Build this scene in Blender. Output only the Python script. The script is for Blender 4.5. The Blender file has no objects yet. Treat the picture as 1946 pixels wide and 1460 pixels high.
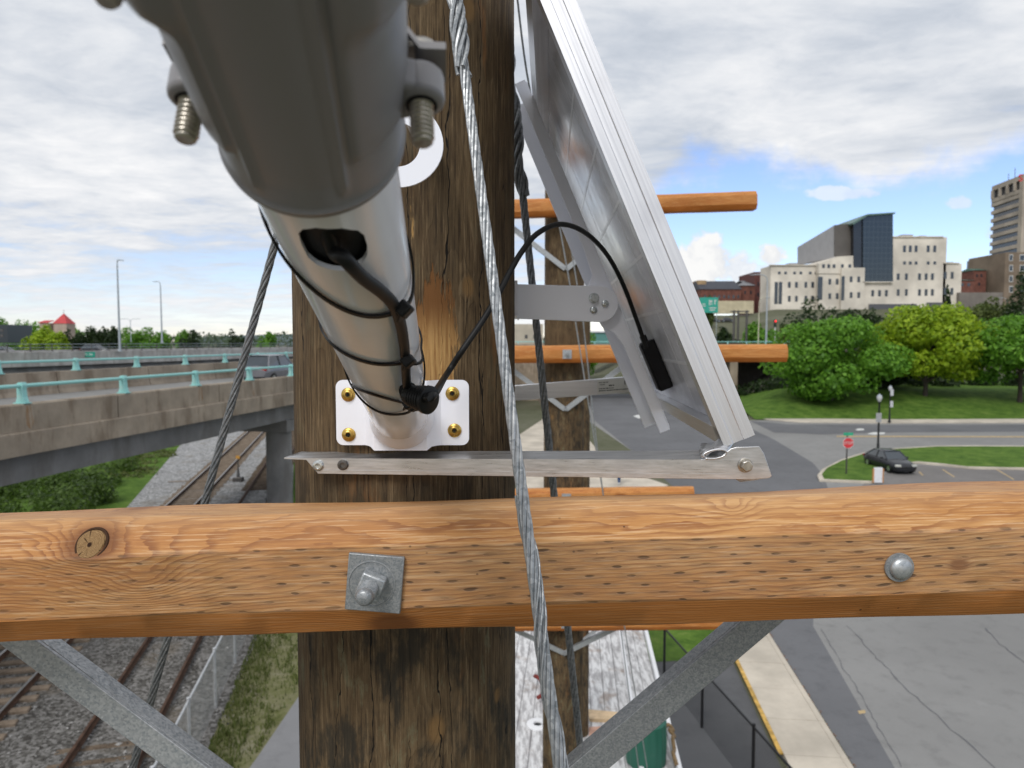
import bpy, bmesh, math, random
import numpy as np
from math import sin, cos, tan, atan, atan2, sqrt, pi, floor
from mathutils import Vector, Matrix
RAD = math.radians
random.seed(11)
sc = bpy.context.scene
COL = sc.collection

# ------------------------------------------------------------------ camera
H, F = 9.3, 1350.0                    # eye height above the ground, focal length in photo pixels
PITCH = atan(80 / F)
CAM = Vector((0, 0, H))
cam = bpy.data.objects.new('camera', bpy.data.cameras.new('camera'))
COL.objects.link(cam); sc.camera = cam
cam.location = CAM
cam.rotation_euler = (RAD(90) - PITCH, 0, 0)
cam.data.sensor_width = 36
cam.data.lens = 36 * F / 1946
cam.data.clip_start = 0.01
cam.data.clip_end = 5000
cam.data.dof.use_dof = True
cam.data.dof.focus_distance = 0.61
cam.data.dof.aperture_fstop = 14.0

# ------------------------------------------------------------------ sky and sun
SUN_EL, SUN_AZ = RAD(46), RAD(202)     # azimuth measured from +Y clockwise (to the right)
CLOUD, SKYK = 0.68, 0.135
world = bpy.data.worlds.new('World'); sc.world = world; world.use_nodes = True

# ------------------------------------------------------------------ tiny node language
class G:
    """one material (or the world) and the helpers that fill its node tree"""
    def __init__(s, name=None, tree=None, rough=.6, metal=0., spec=.5, color=None):
        if tree is None:
            s.mat = bpy.data.materials.new(name); s.mat.use_nodes = True
            s.t = s.mat.node_tree
            s.b = s.t.nodes['Principled BSDF']
            s.b.inputs['Roughness'].default_value = rough
            s.b.inputs['Metallic'].default_value = metal
            s.b.inputs['Specular IOR Level'].default_value = spec
            if color: s.b.inputs['Base Color'].default_value = (*color, 1)
        else:
            s.t = tree
        s._co = None
    def n(s, typ, **props):
        nd = s.t.nodes.new(typ)
        for k, v in props.items(): setattr(nd, k, v)
        return nd
    def link(s, val, sock):
        if hasattr(val, 'is_output'): s.t.links.new(val, sock)
        elif isinstance(val, (tuple, list)):
            if len(val) == 3 and len(sock.default_value) == 4: val = (*val, 1)
            sock.default_value = val
        else: sock.default_value = val
    @property
    def co(s):
        if s._co is None: s._co = s.n('ShaderNodeTexCoord').outputs['Object']
        return s._co
    def m(s, op, a, b=None, c=None, clamp=False):
        nd = s.n('ShaderNodeMath', operation=op, use_clamp=clamp)
        for i, x in enumerate((a, b, c)):
            if x is not None: s.link(x, nd.inputs[i])
        return nd.outputs[0]
    def add(s, a, b): return s.m('ADD', a, b)
    def sub(s, a, b): return s.m('SUBTRACT', a, b)
    def mul(s, a, b): return s.m('MULTIPLY', a, b)
    def sep(s, v):
        nd = s.n('ShaderNodeSeparateXYZ'); s.link(v, nd.inputs[0]); return nd.outputs[:3]
    def comb(s, x, y, z):
        nd = s.n('ShaderNodeCombineXYZ')
        for i, a in enumerate((x, y, z)): s.link(a, nd.inputs[i])
        return nd.outputs[0]
    def vm(s, op, a, b=None):
        nd = s.n('ShaderNodeVectorMath', operation=op); s.link(a, nd.inputs[0])
        if b is not None: s.link(b, nd.inputs[1])
        return nd.outputs['Value'] if op in ('LENGTH', 'DISTANCE', 'DOT_PRODUCT') else nd.outputs[0]
    def sv(s, k, v=None): return s.vm('MULTIPLY', v or s.co, k if isinstance(k, (tuple, list)) else (k, k, k))
    def noise(s, scale, vec=None, detail=4., rough=.55, dist=0.):
        nd = s.n('ShaderNodeTexNoise')
        s.link(vec or s.co, nd.inputs['Vector'])
        for k, v in (('Scale', scale), ('Detail', detail), ('Roughness', rough), ('Distortion', dist)): nd.inputs[k].default_value = v
        return nd.outputs['Fac']
    def voro(s, scale, vec=None, feature='F1', out='Distance', rnd=1.):
        nd = s.n('ShaderNodeTexVoronoi', feature=feature)
        s.link(vec or s.co, nd.inputs['Vector']); nd.inputs['Scale'].default_value = scale; nd.inputs['Randomness'].default_value = rnd
        return nd.outputs[out]
    def step(s, x, lo, hi, a=0., b=1.):
        nd = s.n('ShaderNodeMapRange', interpolation_type='SMOOTHSTEP')
        for i, q in enumerate((x, lo, hi, a, b)): s.link(q, nd.inputs[i])
        return nd.outputs[0]
    def lin(s, x, lo, hi, a=0., b=1.):
        nd = s.n('ShaderNodeMapRange')
        for i, q in enumerate((x, lo, hi, a, b)): s.link(q, nd.inputs[i])
        return nd.outputs[0]
    def mix(s, f, a, b, mode='MIX'):
        nd = s.n('ShaderNodeMix', data_type='RGBA', blend_type=mode)
        s.link(f, nd.inputs[0]); s.link(a, nd.inputs[6]); s.link(b, nd.inputs[7])
        return nd.outputs[2]
    def ramp(s, f, stops):
        nd = s.n('ShaderNodeValToRGB'); s.link(f, nd.inputs[0]); e = nd.color_ramp.elements
        while len(e) < len(stops): e.new(.5)
        for i, (p, c) in enumerate(stops): e[i].position = p; e[i].color = (*c, 1)
        return nd.outputs[0]
    def island(s): return s.n('ShaderNodeNewGeometry').outputs['Random Per Island']
    def objrand(s): return s.n('ShaderNodeObjectInfo').outputs['Random']
    def color(s, c): s.link(c, s.b.inputs['Base Color']); return s
    def rough(s, r): s.link(r, s.b.inputs['Roughness']); return s
    def bump(s, h, strength=.3, dist=.001):
        nd = s.n('ShaderNodeBump'); nd.inputs['Strength'].default_value = strength; nd.inputs['Distance'].default_value = dist
        s.link(h, nd.inputs['Height']); s.t.links.new(nd.outputs[0], s.b.inputs['Normal']); return s

# world: Nishita sky with a cloud deck mixed over it by direction
wt = world.node_tree
for nd in list(wt.nodes): wt.nodes.remove(nd)
w = G(tree=wt)
sky = w.n('ShaderNodeTexSky', sky_type='NISHITA', sun_disc=False, sun_elevation=SUN_EL, sun_rotation=SUN_AZ, air_density=1.0, dust_density=0.3, ozone_density=2.2)
bg1 = w.n('ShaderNodeBackground'); bg1.inputs[1].default_value = SKYK
wt.links.new(w.mix(1., sky.outputs[0], (.90, .88, 1.02), 'MULTIPLY'), bg1.inputs[0])
d = w.n('ShaderNodeTexCoord').outputs['Generated']
dx, dy, dz = w.sep(d)
inv = w.m('DIVIDE', 1., w.add(w.m('MAXIMUM', dz, 0.), .10))
pl = w.comb(w.mul(dx, inv), w.mul(dy, inv), .3)
warp = w.noise(.9, pl, 3)
pl2 = w.vm('ADD', pl, w.comb(w.mul(warp, .7), w.mul(warp, -.4), 0.))
n1 = w.noise(.85, w.vm('MULTIPLY', pl2, (1., 1.25, 1.)), 6, .55)
n2 = w.noise(2.4, w.vm('MULTIPLY', pl2, (1., 1.35, 1.)), 8, .62)
n3 = w.noise(5.5, d, 6, .6)
n4 = w.noise(7.5, w.vm('MULTIPLY', pl2, (1., 1.3, 1.)), 6, .65)
tone = w.add(w.add(w.mul(n1, .50), w.mul(n2, .36)), w.mul(n4, .14))
ccol = w.ramp(tone, [(.34, (.52, .58, .67)), (.44, (.68, .73, .81)), (.52, (.86, .89, .94)), (.63, (1.08, 1.08, 1.09))])
bg2 = w.n('ShaderNodeBackground'); bg2.inputs[1].default_value = CLOUD
# elevation above which the deck is closed: it reaches the horizon on the left, lifts off it on the right
e0 = w.step(dx, .02, .22, -.02, .212)
edge = w.add(w.sub(dz, e0), w.add(w.mul(w.sub(n3, .5), .20), w.mul(w.sub(n2, .5), .05)))
deck = w.step(edge, -.022, .030)
thin = w.step(w.add(w.add(w.mul(n1, .5), w.mul(n2, .5)), w.mul(dz, .9)), .46, .66, .30, 1.)
deck = w.mul(deck, thin)
# a few fair-weather cumuli low in the clear strip, and a scatter of small ones round the horizon
yy = w.m('MAXIMUM', dy, .02); az = w.m('DIVIDE', dx, yy); el = w.m('DIVIDE', dz, yy)
nb = w.noise(26, d, 6, .62)
blobs = None
for (bu, bv, ru, rv, k) in ((1345, 500, 74, 58, 1.), (1395, 512, 58, 40, .9), (1463, 488, 30, 27, 1.), (1450, 512, 40, 12, .6), (1812, 388, 30, 17, .55), (1905, 443, 50, 26, .4), (1880, 520, 40, 30, .5), (1600, 372, 90, 14, .6)):
    a = w.m('DIVIDE', w.sub(az, (bu - 973) / F), ru / F); b = w.m('DIVIDE', w.sub(el, (650 - bv) / F), rv / F)
    q = w.add(w.sub(1., w.add(w.mul(a, a), w.mul(b, b))), w.mul(w.sub(nb, .5), 3.6))
    q = w.mul(w.step(q, .0, .55), k)
    blobs = q if blobs is None else w.m('MAXIMUM', blobs, q)
blobs = w.mul(blobs, w.m('GREATER_THAN', dy, .05))
wt.links.new(w.mix(blobs, ccol, w.ramp(nb, [(.35, (.86, .88, .92)), (.55, (1.08, 1.08, 1.07))])), bg2.inputs[0])
cover = w.m('MAXIMUM', deck, blobs)
mx = w.n('ShaderNodeMixShader')
wt.links.new(cover, mx.inputs[0]); wt.links.new(bg1.outputs[0], mx.inputs[1]); wt.links.new(bg2.outputs[0], mx.inputs[2])
wo = w.n('ShaderNodeOutputWorld'); wt.links.new(mx.outputs[0], wo.inputs[0])

sun = bpy.data.objects.new('sun', bpy.data.lights.new('sun', 'SUN')); COL.objects.link(sun)
sun.data.energy = 1.5; sun.data.angle = RAD(26); sun.data.color = (1., .975, .94)
sd = Vector((sin(SUN_AZ) * cos(SUN_EL), cos(SUN_AZ) * cos(SUN_EL), sin(SUN_EL)))
sun.rotation_euler = sd.to_track_quat('Z', 'Y').to_euler()
sun.location = (0, 0, 40)

sc.render.engine = 'CYCLES'
sc.cycles.use_denoising = True
sc.cycles.max_bounces = 8
sc.view_settings.view_transform = 'Standard'; sc.view_settings.look = 'None'
sc.view_settings.exposure = 0.40; sc.view_settings.gamma = 1.0
sc.view_settings.use_curve_mapping = False

# ------------------------------------------------------------------ geometry helpers
def ray(u, v):
    a = (u - 973) / F; b = (730 - v) / F; c, s = cos(PITCH), sin(PITCH)
    return Vector((a, c + s * b, -s + c * b))
def P(u, v, Y):
    q = ray(u, v); return CAM + q * (Y / q.y)
def GR(u, v, z=0.):
    q = ray(u, v); return CAM + q * ((z - H) / q.z)

def proj(p):
    q = Vector(p) - CAM; f_ = q.y * cos(PITCH) - q.z * sin(PITCH); u_ = q.y * sin(PITCH) + q.z * cos(PITCH)
    return 973 + F * q.x / f_, 730 - F * u_ / f_

def frame(w_):
    w_ = Vector(w_).normalized()
    a = Vector((0, 0, 1)) if abs(w_.z) < .9 else Vector((1, 0, 0))
    e1 = a.cross(w_).normalized(); return e1, w_.cross(e1).normalized(), w_

class MB:
    def __init__(s): s.v = []; s.f = []
    def add(s, vs, fs):
        o = len(s.v); s.v += [tuple(x) for x in vs]; s.f += [tuple(i + o for i in q) for q in fs]; return s
    def box(s, c, size, rot=None):
        c = Vector(c); h = Vector(size) / 2; vs = []
        for i in range(8):
            p = Vector(((-1, 1)[i & 1] * h.x, (-1, 1)[i >> 1 & 1] * h.y, (-1, 1)[i >> 2] * h.z))
            vs.append(c + (rot @ p if rot else p))
        return s.add(vs, [(0, 2, 3, 1), (4, 5, 7, 6), (0, 1, 5, 4), (2, 6, 7, 3), (0, 4, 6, 2), (1, 3, 7, 5)])
    def b2(s, lo, hi):
        lo, hi = Vector(lo), Vector(hi); return s.box((lo + hi) / 2, hi - lo)
    def prism(s, pts, off):
        pts = [Vector(p) for p in pts]; off = Vector(off); n = len(pts)
        nrm = Vector((0, 0, 0))
        for i in range(n): nrm += pts[i].cross(pts[(i + 1) % n])
        if nrm.dot(off) > 0: pts.reverse()
        return s.add(pts + [p + off for p in pts], [tuple(range(n)), tuple(range(2 * n - 1, n - 1, -1))] + [(i, i + n, (i + 1) % n + n, (i + 1) % n) for i in range(n)])
    def tube(s, pts, r, n=10, closed=False, caps=True, squash=None):
        pts = [Vector(p) for p in pts]; m = len(pts); rs = r if isinstance(r, (list, tuple)) else [r] * m
        tg = []
        for i in range(m):
            a = pts[(i - 1) % m if closed else max(i - 1, 0)]; b = pts[(i + 1) % m if closed else min(i + 1, m - 1)]
            tg.append((b - a).normalized())
        e1, e2, _ = frame(tg[0]); vs = []
        for i in range(m):
            e1 = (e1 - tg[i] * e1.dot(tg[i])).normalized(); e2 = tg[i].cross(e1)
            for k in range(n):
                a = 2 * pi * k / n; vs.append(pts[i] + (e1 * cos(a) + e2 * sin(a)) * rs[i])
        fs = []
        for i in range(m if closed else m - 1):
            j = (i + 1) % m
            for k in range(n): fs.append((i * n + k, i * n + (k + 1) % n, j * n + (k + 1) % n, j * n + k))
        if caps and not closed: fs += [tuple(range(n - 1, -1, -1)), tuple((m - 1) * n + k for k in range(n))]
        return s.add(vs, fs)
    def cyl(s, a, b, r, n=16, r2=None): return s.tube([a, b], [r, r if r2 is None else r2], n)
    def lathe(s, prof, o, axis, n=24, caps=True):
        o = Vector(o); e1, e2, w_ = frame(axis); vs = []
        for r, t in prof:
            for k in range(n):
                a = 2 * pi * k / n; vs.append(o + w_ * t + (e1 * cos(a) + e2 * sin(a)) * r)
        m = len(prof); fs = [(i * n + k, i * n + (k + 1) % n, (i + 1) * n + (k + 1) % n, (i + 1) * n + k) for i in range(m - 1) for k in range(n)]
        if caps: fs += [tuple(range(n - 1, -1, -1)), tuple((m - 1) * n + k for k in range(n))]
        return s.add(vs, fs)
    def grid(s, rows):
        m, n = len(rows), len(rows[0])
        return s.add([p for r in rows for p in r], [(i * n + k, i * n + k + 1, (i + 1) * n + k + 1, (i + 1) * n + k) for i in range(m - 1) for k in range(n - 1)])

def empty(name, loc=(0, 0, 0), rz=0.):
    o = bpy.data.objects.new(name, None); COL.objects.link(o); o.location = loc; o.rotation_euler = (0, 0, rz); o.empty_display_size = .1
    return o
def tag(o, label=None, cat=None, group=None, kind=None):
    if label: o['label'] = label
    if cat: o['category'] = cat
    if group: o['group'] = group
    if kind: o['kind'] = kind
    return o
def thing(name, label, cat, loc=(0, 0, 0), rz=0., group=None): return tag(empty(name, loc, rz), label, cat, group)
def root_of(o):
    while o.parent: o = o.parent
    return o
def obj(name, mb, mat, parent=None, local=False, smooth=40, bevel=0., loc=None, seg=2):
    """links the builder's shape as ONE mesh object; world coordinates unless local"""
    me = bpy.data.meshes.new(name)
    off = Vector((0, 0, 0))
    if loc is not None: off = Vector((0, 0, 0)) if local else Vector(loc)
    elif parent and not local: off = root_of(parent).location
    if off.length > 0: mb.v = [(x - off.x, y - off.y, z - off.z) for x, y, z in mb.v]
    me.from_pydata(mb.v, [], mb.f); me.update()
    if mat: me.materials.append(mat.mat if isinstance(mat, G) else mat)
    if smooth:
        me.polygons.foreach_set('use_smooth', [True] * len(me.polygons)); me.set_sharp_from_angle(angle=RAD(smooth))
    o = bpy.data.objects.new(name, me); COL.objects.link(o)
    if parent: o.parent = parent
    elif loc is not None: o.location = loc
    if bevel:
        b = o.modifiers.new('bevel', 'BEVEL'); b.width = bevel; b.segments = seg; b.limit_method = 'ANGLE'; b.angle_limit = RAD(40)
    return o
def struct(name, mb, mat, **k): return tag(obj(name, mb, mat, **k), kind='structure')
def twin(o, parent, name=None, loc=None, rot=None):
    c = o.copy(); COL.objects.link(c); c.parent = parent
    if loc is not None: c.location = loc
    if rot is not None: c.rotation_euler = rot
    return c
def copy_tree(o, parent=None):
    c = o.copy(); COL.objects.link(c); c.parent = parent
    for ch in list(o.children): copy_tree(ch, c)
    return c
def text_mb(txt, size, depth=.0):
    cu = bpy.data.curves.new('t', 'FONT'); cu.body = txt; cu.size = size; cu.align_x = 'CENTER'; cu.align_y = 'CENTER'; cu.extrude = depth
    o = bpy.data.objects.new('t', cu); COL.objects.link(o)
    dg = bpy.context.evaluated_depsgraph_get(); me = bpy.data.meshes.new_from_object(o.evaluated_get(dg))
    mb = MB(); mb.add([v.co.copy() for v in me.vertices], [tuple(p.vertices) for p in me.polygons])
    bpy.data.objects.remove(o); bpy.data.curves.remove(cu); bpy.data.meshes.remove(me)
    return mb
def xform(mb, o, ex, ey, ez=None):
    """local (x, y, z) of a builder to o + x*ex + y*ey + z*ez"""
    o, ex, ey = Vector(o), Vector(ex), Vector(ey); ez = Vector(ez) if ez is not None else ex.cross(ey)
    mb.v = [tuple(o + ex * x + ey * y + ez * z) for x, y, z in mb.v]; return mb
def spline(pts, k=8):
    pts = [Vector(p) for p in pts]; q = [pts[0]] + pts + [pts[-1]]; out = []
    for i in range(1, len(q) - 2):
        a, b, c, e = q[i - 1], q[i], q[i + 1], q[i + 2]
        for j in range(k):
            t = j / k
            out.append(.5 * ((2 * b) + (c - a) * t + (2 * a - 5 * b + 4 * c - e) * t * t + (3 * b - a - 3 * c + e) * t ** 3))
    return out + [pts[-1]]

# ------------------------------------------------------------------ materials
def mat_crossarm(name, knots=(), incised=False, tint=(1, 1, 1)):
    g = G(name, rough=.62, spec=.3)
    x, y, z = g.sep(g.co)
    wav = g.noise(1., g.vm('MULTIPLY', g.co, (3.0, 12., 12.)), 4, .55)
    wav2 = g.noise(1., g.vm('MULTIPLY', g.co, (16., 60., 60.)), 3, .6)
    r0 = g.m('SQRT', g.add(g.m('POWER', g.sub(y, .03), 2.), g.m('POWER', g.add(z, .125), 2.)))
    r = g.add(r0, g.add(g.mul(g.sub(wav, .5), .030), g.mul(g.sub(wav2, .5), .0075)))
    kd = None
    for (kx, kz, kr, *gh) in knots:
        q = g.m('SQRT', g.add(g.m('POWER', g.mul(g.sub(x, kx), .55), 2.), g.m('POWER', g.sub(z, kz), 2.)))
        f = g.m('DIVIDE', 1., g.add(1., g.m('POWER', g.m('DIVIDE', q, kr * 1.25), 2.)))
        r = g.add(r, g.mul(f, kr * 1.5))
        if not gh: kd = f if kd is None else g.m('MAXIMUM', kd, f)
    ring = g.m('FRACT', g.mul(r, 285.))
    late = g.mul(g.step(ring, .40, .90), g.step(ring, 1., .93))
    late = g.mul(late, g.lin(g.noise(1., g.vm('MULTIPLY', g.co, (6., 30., 30.)), 4, .6), .3, .7, .25, 1.1))
    fib = g.noise(1., g.vm('MULTIPLY', g.co, (14., 460., 460.)), 4, .7)
    tone = g.noise(1., g.vm('MULTIPLY', g.co, (2.5, 9., 16.)), 4, .6)
    T = lambda c: tuple(a * b for a, b in zip(c, tint))
    base = g.ramp(tone, [(.30, T((.395, .160, .045))), (.52, T((.465, .225, .074))), (.72, T((.545, .310, .130)))])
    c = g.mix(g.mul(late, .82), base, g.ramp(tone, [(.3, T((.17, .050, .014))), (.7, T((.27, .100, .034)))]))
    c = g.mix(g.step(fib, .50, .63, 0., .55), c, T((.30, .125, .045)))
    c = g.mix(g.step(fib, .48, .36, 0., .40), c, T((.74, .52, .31)))
    # more orange on the underside chamfer, paler towards the crown
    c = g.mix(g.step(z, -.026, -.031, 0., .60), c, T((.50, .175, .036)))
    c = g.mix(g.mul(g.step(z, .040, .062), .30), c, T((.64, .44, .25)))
    h = g.add(g.mul(late, .5), g.mul(fib, .5))
    if kd is not None: c = g.mix(g.step(kd, .30, .75, 0., .85), c, T((.17, .060, .018)))
    # dark checks
    ck = g.noise(1., g.vm('MULTIPLY', g.co, (2.2, 60., 75.)), 4, .62)
    chk = g.mul(g.step(ck, .700, .735), .75)
    c = g.mix(chk, c, (.035, .015, .007))
    # tiny specks of pitch
    sp = g.voro(85., g.vm('MULTIPLY', g.co, (.8, 1., 1.)))
    c = g.mix(g.mul(g.step(sp, .11, .05), g.step(g.noise(14.), .55, .64)), c, (.05, .02, .008))
    if incised:
        row = g.m('FLOOR', g.m('DIVIDE', z, .0079))
        jit = g.sub(g.noise(1., g.comb(g.mul(x, 21.), g.mul(row, 7.3), 0.), 1), .5)
        u = g.add(g.add(g.m('DIVIDE', x, .0395), g.mul(row, .372)), g.mul(jit, .55))
        fu = g.sub(g.m('FRACT', u), .5)
        fz = g.sub(g.m('FRACT', g.m('DIVIDE', z, .0079)), .5)
        cut = g.add(g.m('POWER', g.m('DIVIDE', fu, .165), 2.), g.m('POWER', g.m('DIVIDE', g.add(fz, g.mul(jit, .9)), .21), 2.))
        halo = g.add(g.m('POWER', g.m('DIVIDE', fu, .46), 2.), g.m('POWER', g.m('DIVIDE', fz, .40), 2.))
        band = g.mul(g.mul(g.step(z, -.0295, -.0275), g.step(z, .0300, .027)), g.step(y, -.020, -.026))
        vis = g.noise(1., g.comb(g.mul(x, 25.), g.mul(row, 3.7), 5.), 1)
        side = g.lin(x, -.42, -.05, .30, 1.)
        side.node.clamp = True
        band = g.mul(band, side)
        cut = g.mul(cut, g.lin(g.noise(1., g.comb(g.mul(x, 26.), g.mul(row, 5.1), 2.), 1), .3, .7, 2.6, .55))
        k = g.mul(g.mul(g.step(cut, 1., .15), band), g.step(vis, .32, .62, .15, 1.))
        c = g.mix(g.mul(g.mul(g.step(halo, 1., .1), band), .38), c, (.19, .115, .065))
        c = g.mix(g.mul(k, .85), c, (.040, .021, .012))
        c = g.mix(g.mul(band, .22), c, (.34, .21, .13))
        h = g.sub(h, g.mul(k, 2.2))
    h = g.sub(h, g.mul(chk, 2.))
    g.color(c).bump(h, .42, .0011)
    g.rough(g.lin(tone, .3, .7, .55, .75))
    return g

def mat_pole(name, seed=0., near=True):
    g = G(name, rough=.78, spec=.22)
    x, y, z = g.sep(g.co)
    th = g.m('ARCTAN2', x, g.mul(y, -1.))            # 0 faces the camera, grows to the right
    s = g.add(g.mul(th, .133), seed)
    v2 = g.comb(s, 0., z)
    # wavy figure, running round the knots
    wv = g.noise(1., g.vm('MULTIPLY', v2, (9., 1., 1.5)), 4, .55)
    wv2 = g.noise(1., g.vm('MULTIPLY', v2, (30., 1., 5.)), 3, .6)
    kk = None; sh = g.add(g.mul(wv, .17), g.mul(wv2, .022))
    for (ks, kz, kr) in ((.093, 9.655, .009), (.049, 8.875, .011), (.135, 8.885, .006), (-.09, 8.80, .012), (-.095, 9.05, .008), (.09, 9.36, .008)):
        q = g.m('SQRT', g.add(g.m('POWER', g.sub(s, ks + seed), 2.), g.m('POWER', g.mul(g.sub(z, kz), .62), 2.)))
        f = g.m('DIVIDE', 1., g.add(1., g.m('POWER', g.m('DIVIDE', q, kr * 1.4), 2.)))
        sh = g.add(sh, g.mul(f, .020)); kk = f if kk is None else g.m('MAXIMUM', kk, f)
    ring = g.m('FRACT', g.mul(sh, 125.))
    late = g.mul(g.step(ring, .2, .85), g.step(ring, 1., .92))
    fib = g.noise(1., g.vm('MULTIPLY', v2, (330., 1., 11.)), 6, .74)
    pat = g.noise(1., g.vm('MULTIPLY', v2, (17., 1., 6.)), 7, .68)
    pat2 = g.noise(1., g.vm('MULTIPLY', g.vm('ADD', v2, (3., 0., 7.)), (26., 1., 9.)), 7, .70)
    c = g.ramp(pat, [(.26, (.046, .030, .016)), (.44, (.094, .062, .032)), (.58, (.136, .092, .048)), (.76, (.205, .142, .080))])
    c = g.mix(g.mul(late, .34), c, (.050, .029, .014))
    c = g.mix(g.step(fib, .50, .62, 0., .80), c, (.030, .019, .011))
    c = g.mix(g.step(fib, .47, .36, 0., .45), c, (.30, .215, .125))
    low = g.step(z, 9.25, 8.98)                       # damp, mouldy lower part
    mould = g.mul(g.step(pat2, .47, .62), g.lin(low, 0., 1., .18, .80))
    c = g.mix(mould, c, (.022, .021, .017))
    alg = g.mul(g.step(pat2, .44, .36), g.lin(low, 0., 1., .15, .55))
    c = g.mix(alg, c, (.155, .150, .090))
    rust = g.noise(1., g.vm('MULTIPLY', g.vm('ADD', v2, (9., 0., 1.)), (20., 1., 4.)), 5, .65)
    c = g.mix(g.step(rust, .60, .70, 0., .55), c, (.24, .105, .035))
    c = g.mix(g.step(kk, .55, .9, 0., .75), c, (.20, .115, .045))
    h = g.add(g.mul(fib, -.8), g.mul(late, -.5))
    # drying checks
    tot = None
    for (w_, dens, ph, zf) in ((.0430, .38, 0., 1.6), (.027, .49, .37, 2.6)):
        wan = g.sub(g.noise(1., g.comb(g.mul(s, 14.), ph * 9, g.mul(z, 3.6)), 5, .62), .5)
        q = g.add(g.m('DIVIDE', s, w_), g.add(g.mul(wan, 1.5), ph))
        idc = g.m('FLOOR', q); fr = g.m('ABSOLUTE', g.sub(g.m('FRACT', q), .5))
        on = g.noise(1., g.comb(g.mul(idc, 5.31), ph * 3, g.mul(z, zf)), 2)
        wd = g.lin(on, dens, dens + .25, .004, .026)
        ck = g.step(fr, wd, g.mul(wd, .45))
        ck = g.mul(ck, g.m('GREATER_THAN', on, dens + .02))
        tot = ck if tot is None else g.m('MAXIMUM', tot, ck)
    c = g.mix(g.mul(tot, .95), c, (.006, .005, .004))
    h = g.sub(h, g.mul(tot, 3.5))
    if near:                                          # bare torn patch with its splintered edge
        e = g.add(g.m('POWER', g.m('DIVIDE', g.sub(s, .052), .024), 2.), g.m('POWER', g.m('DIVIDE', g.sub(z, 9.300), .075), 2.))
        e = g.add(e, g.mul(g.sub(g.noise(1., g.vm('MULTIPLY', v2, (140., 1., 16.)), 4, .7), .5), 3.2))
        bare = g.mul(g.step(e, 1., .72), g.step(z, 9.215, 9.225))
        raw = g.mix(g.step(fib, .40, .66), (.50, .30, .115), (.26, .125, .040))
        raw = g.mix(g.step(z, 9.285, 9.345), raw, (.16, .070, .022))
        c = g.mix(g.mul(bare, .95), c, raw); h = g.sub(h, g.mul(bare, 1.4))
        e2 = g.noise(1., g.vm('MULTIPLY', v2, (95., 1., 9.)), 5, .7)
        reg = g.mul(g.step(g.m('ABSOLUTE', g.sub(s, .045)), .045, .02), g.step(g.m('ABSOLUTE', g.sub(z, 9.40)), .12, .05))
        c = g.mix(g.mul(g.mul(g.step(e2, .60, .66), reg), .8), c, (.42, .25, .09))
    g.color(c).bump(h, .55, .0012)
    return g

def mat_galv(name, scale=190., light=.42, dark=.20, metal=.65):
    g = G(name, rough=.5, metal=metal)
    a = g.voro(scale, g.vm('ADD', g.co, g.sv(.01, g.n('ShaderNodeTexNoise').outputs['Color'])), out='Color')
    v = g.sep(a)[0]
    n = g.noise(scale * .35, None, 4, .6)
    f = g.add(g.mul(v, .55), g.mul(n, .6))
    c = g.ramp(f, [(.2, (dark * .9, dark * 1.0, dark * 1.06)), (.55, ((light + dark) / 2 * .96, (light + dark) / 2, (light + dark) / 2 * 1.03)), (.9, (light, light * 1.03, light * 1.05))])
    st = g.noise(22., None, 5, .6)
    c = g.mix(g.step(st, .58, .75, 0., .35), c, (.10, .10, .10))
    g.color(c); g.rough(g.lin(f, .2, .9, .55, .36)).bump(n, .12, .0006)
    return g

def mat_alu(name, axis=0, base=.62, rough=.34):
    g = G(name, rough=rough, metal=.88)
    k = [420.] * 3; k[axis] = 5.
    st = g.noise(1., g.vm('MULTIPLY', g.co, tuple(k)), 4, .7)
    bl = g.noise(14., None, 4, .6)
    c = g.ramp(st, [(.3, (base * .80, base * .81, base * .83)), (.7, (base * 1.12, base * 1.12, base * 1.13))])
    c = g.mix(g.step(bl, .55, .72, 0., .25), c, (base * .62, base * .62, base * .64))
    sc1 = g.voro(60., g.vm('MULTIPLY', g.co, (1., .3, 1.)))
    c = g.mix(g.mul(g.step(sc1, .05, .02), .7), c, (.12, .12, .12))
    g.color(c); g.rough(g.add(g.lin(st, .3, .7, rough * .75, rough * 1.2), g.mul(g.sub(bl, .5), .15))).bump(st, .10, .0004)
    return g

def mat_paint(name, col, rough=.35, spec=.5, dirt=.12, scale=9., dirtcol=(.25, .22, .19)):
    g = G(name, rough=rough, spec=spec)
    n = g.noise(scale, None, 6, .65); fine = g.noise(scale * 26, None, 3, .6)
    c = g.mix(g.step(n, .52, .78, 0., dirt), col, dirtcol)
    c = g.mix(g.step(fine, .68, .78, 0., dirt * 1.6), c, dirtcol)
    g.color(c); g.rough(g.lin(n, .3, .7, rough * .8, rough * 1.25)).bump(fine, .05, .0004)
    return g

def mat_plain(name, col, rough=.6, metal=0., var=.15, scale=6., bump=.0, spec=.4):
    g = G(name, rough=rough, metal=metal, spec=spec)
    n = g.noise(scale, None, 5, .6)
    g.color(g.mix(g.step(n, .35, .7), tuple(c * (1 - var) for c in col), tuple(min(1, c * (1 + var)) for c in col)))
    if bump: g.bump(n, .4, bump)
    return g

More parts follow.
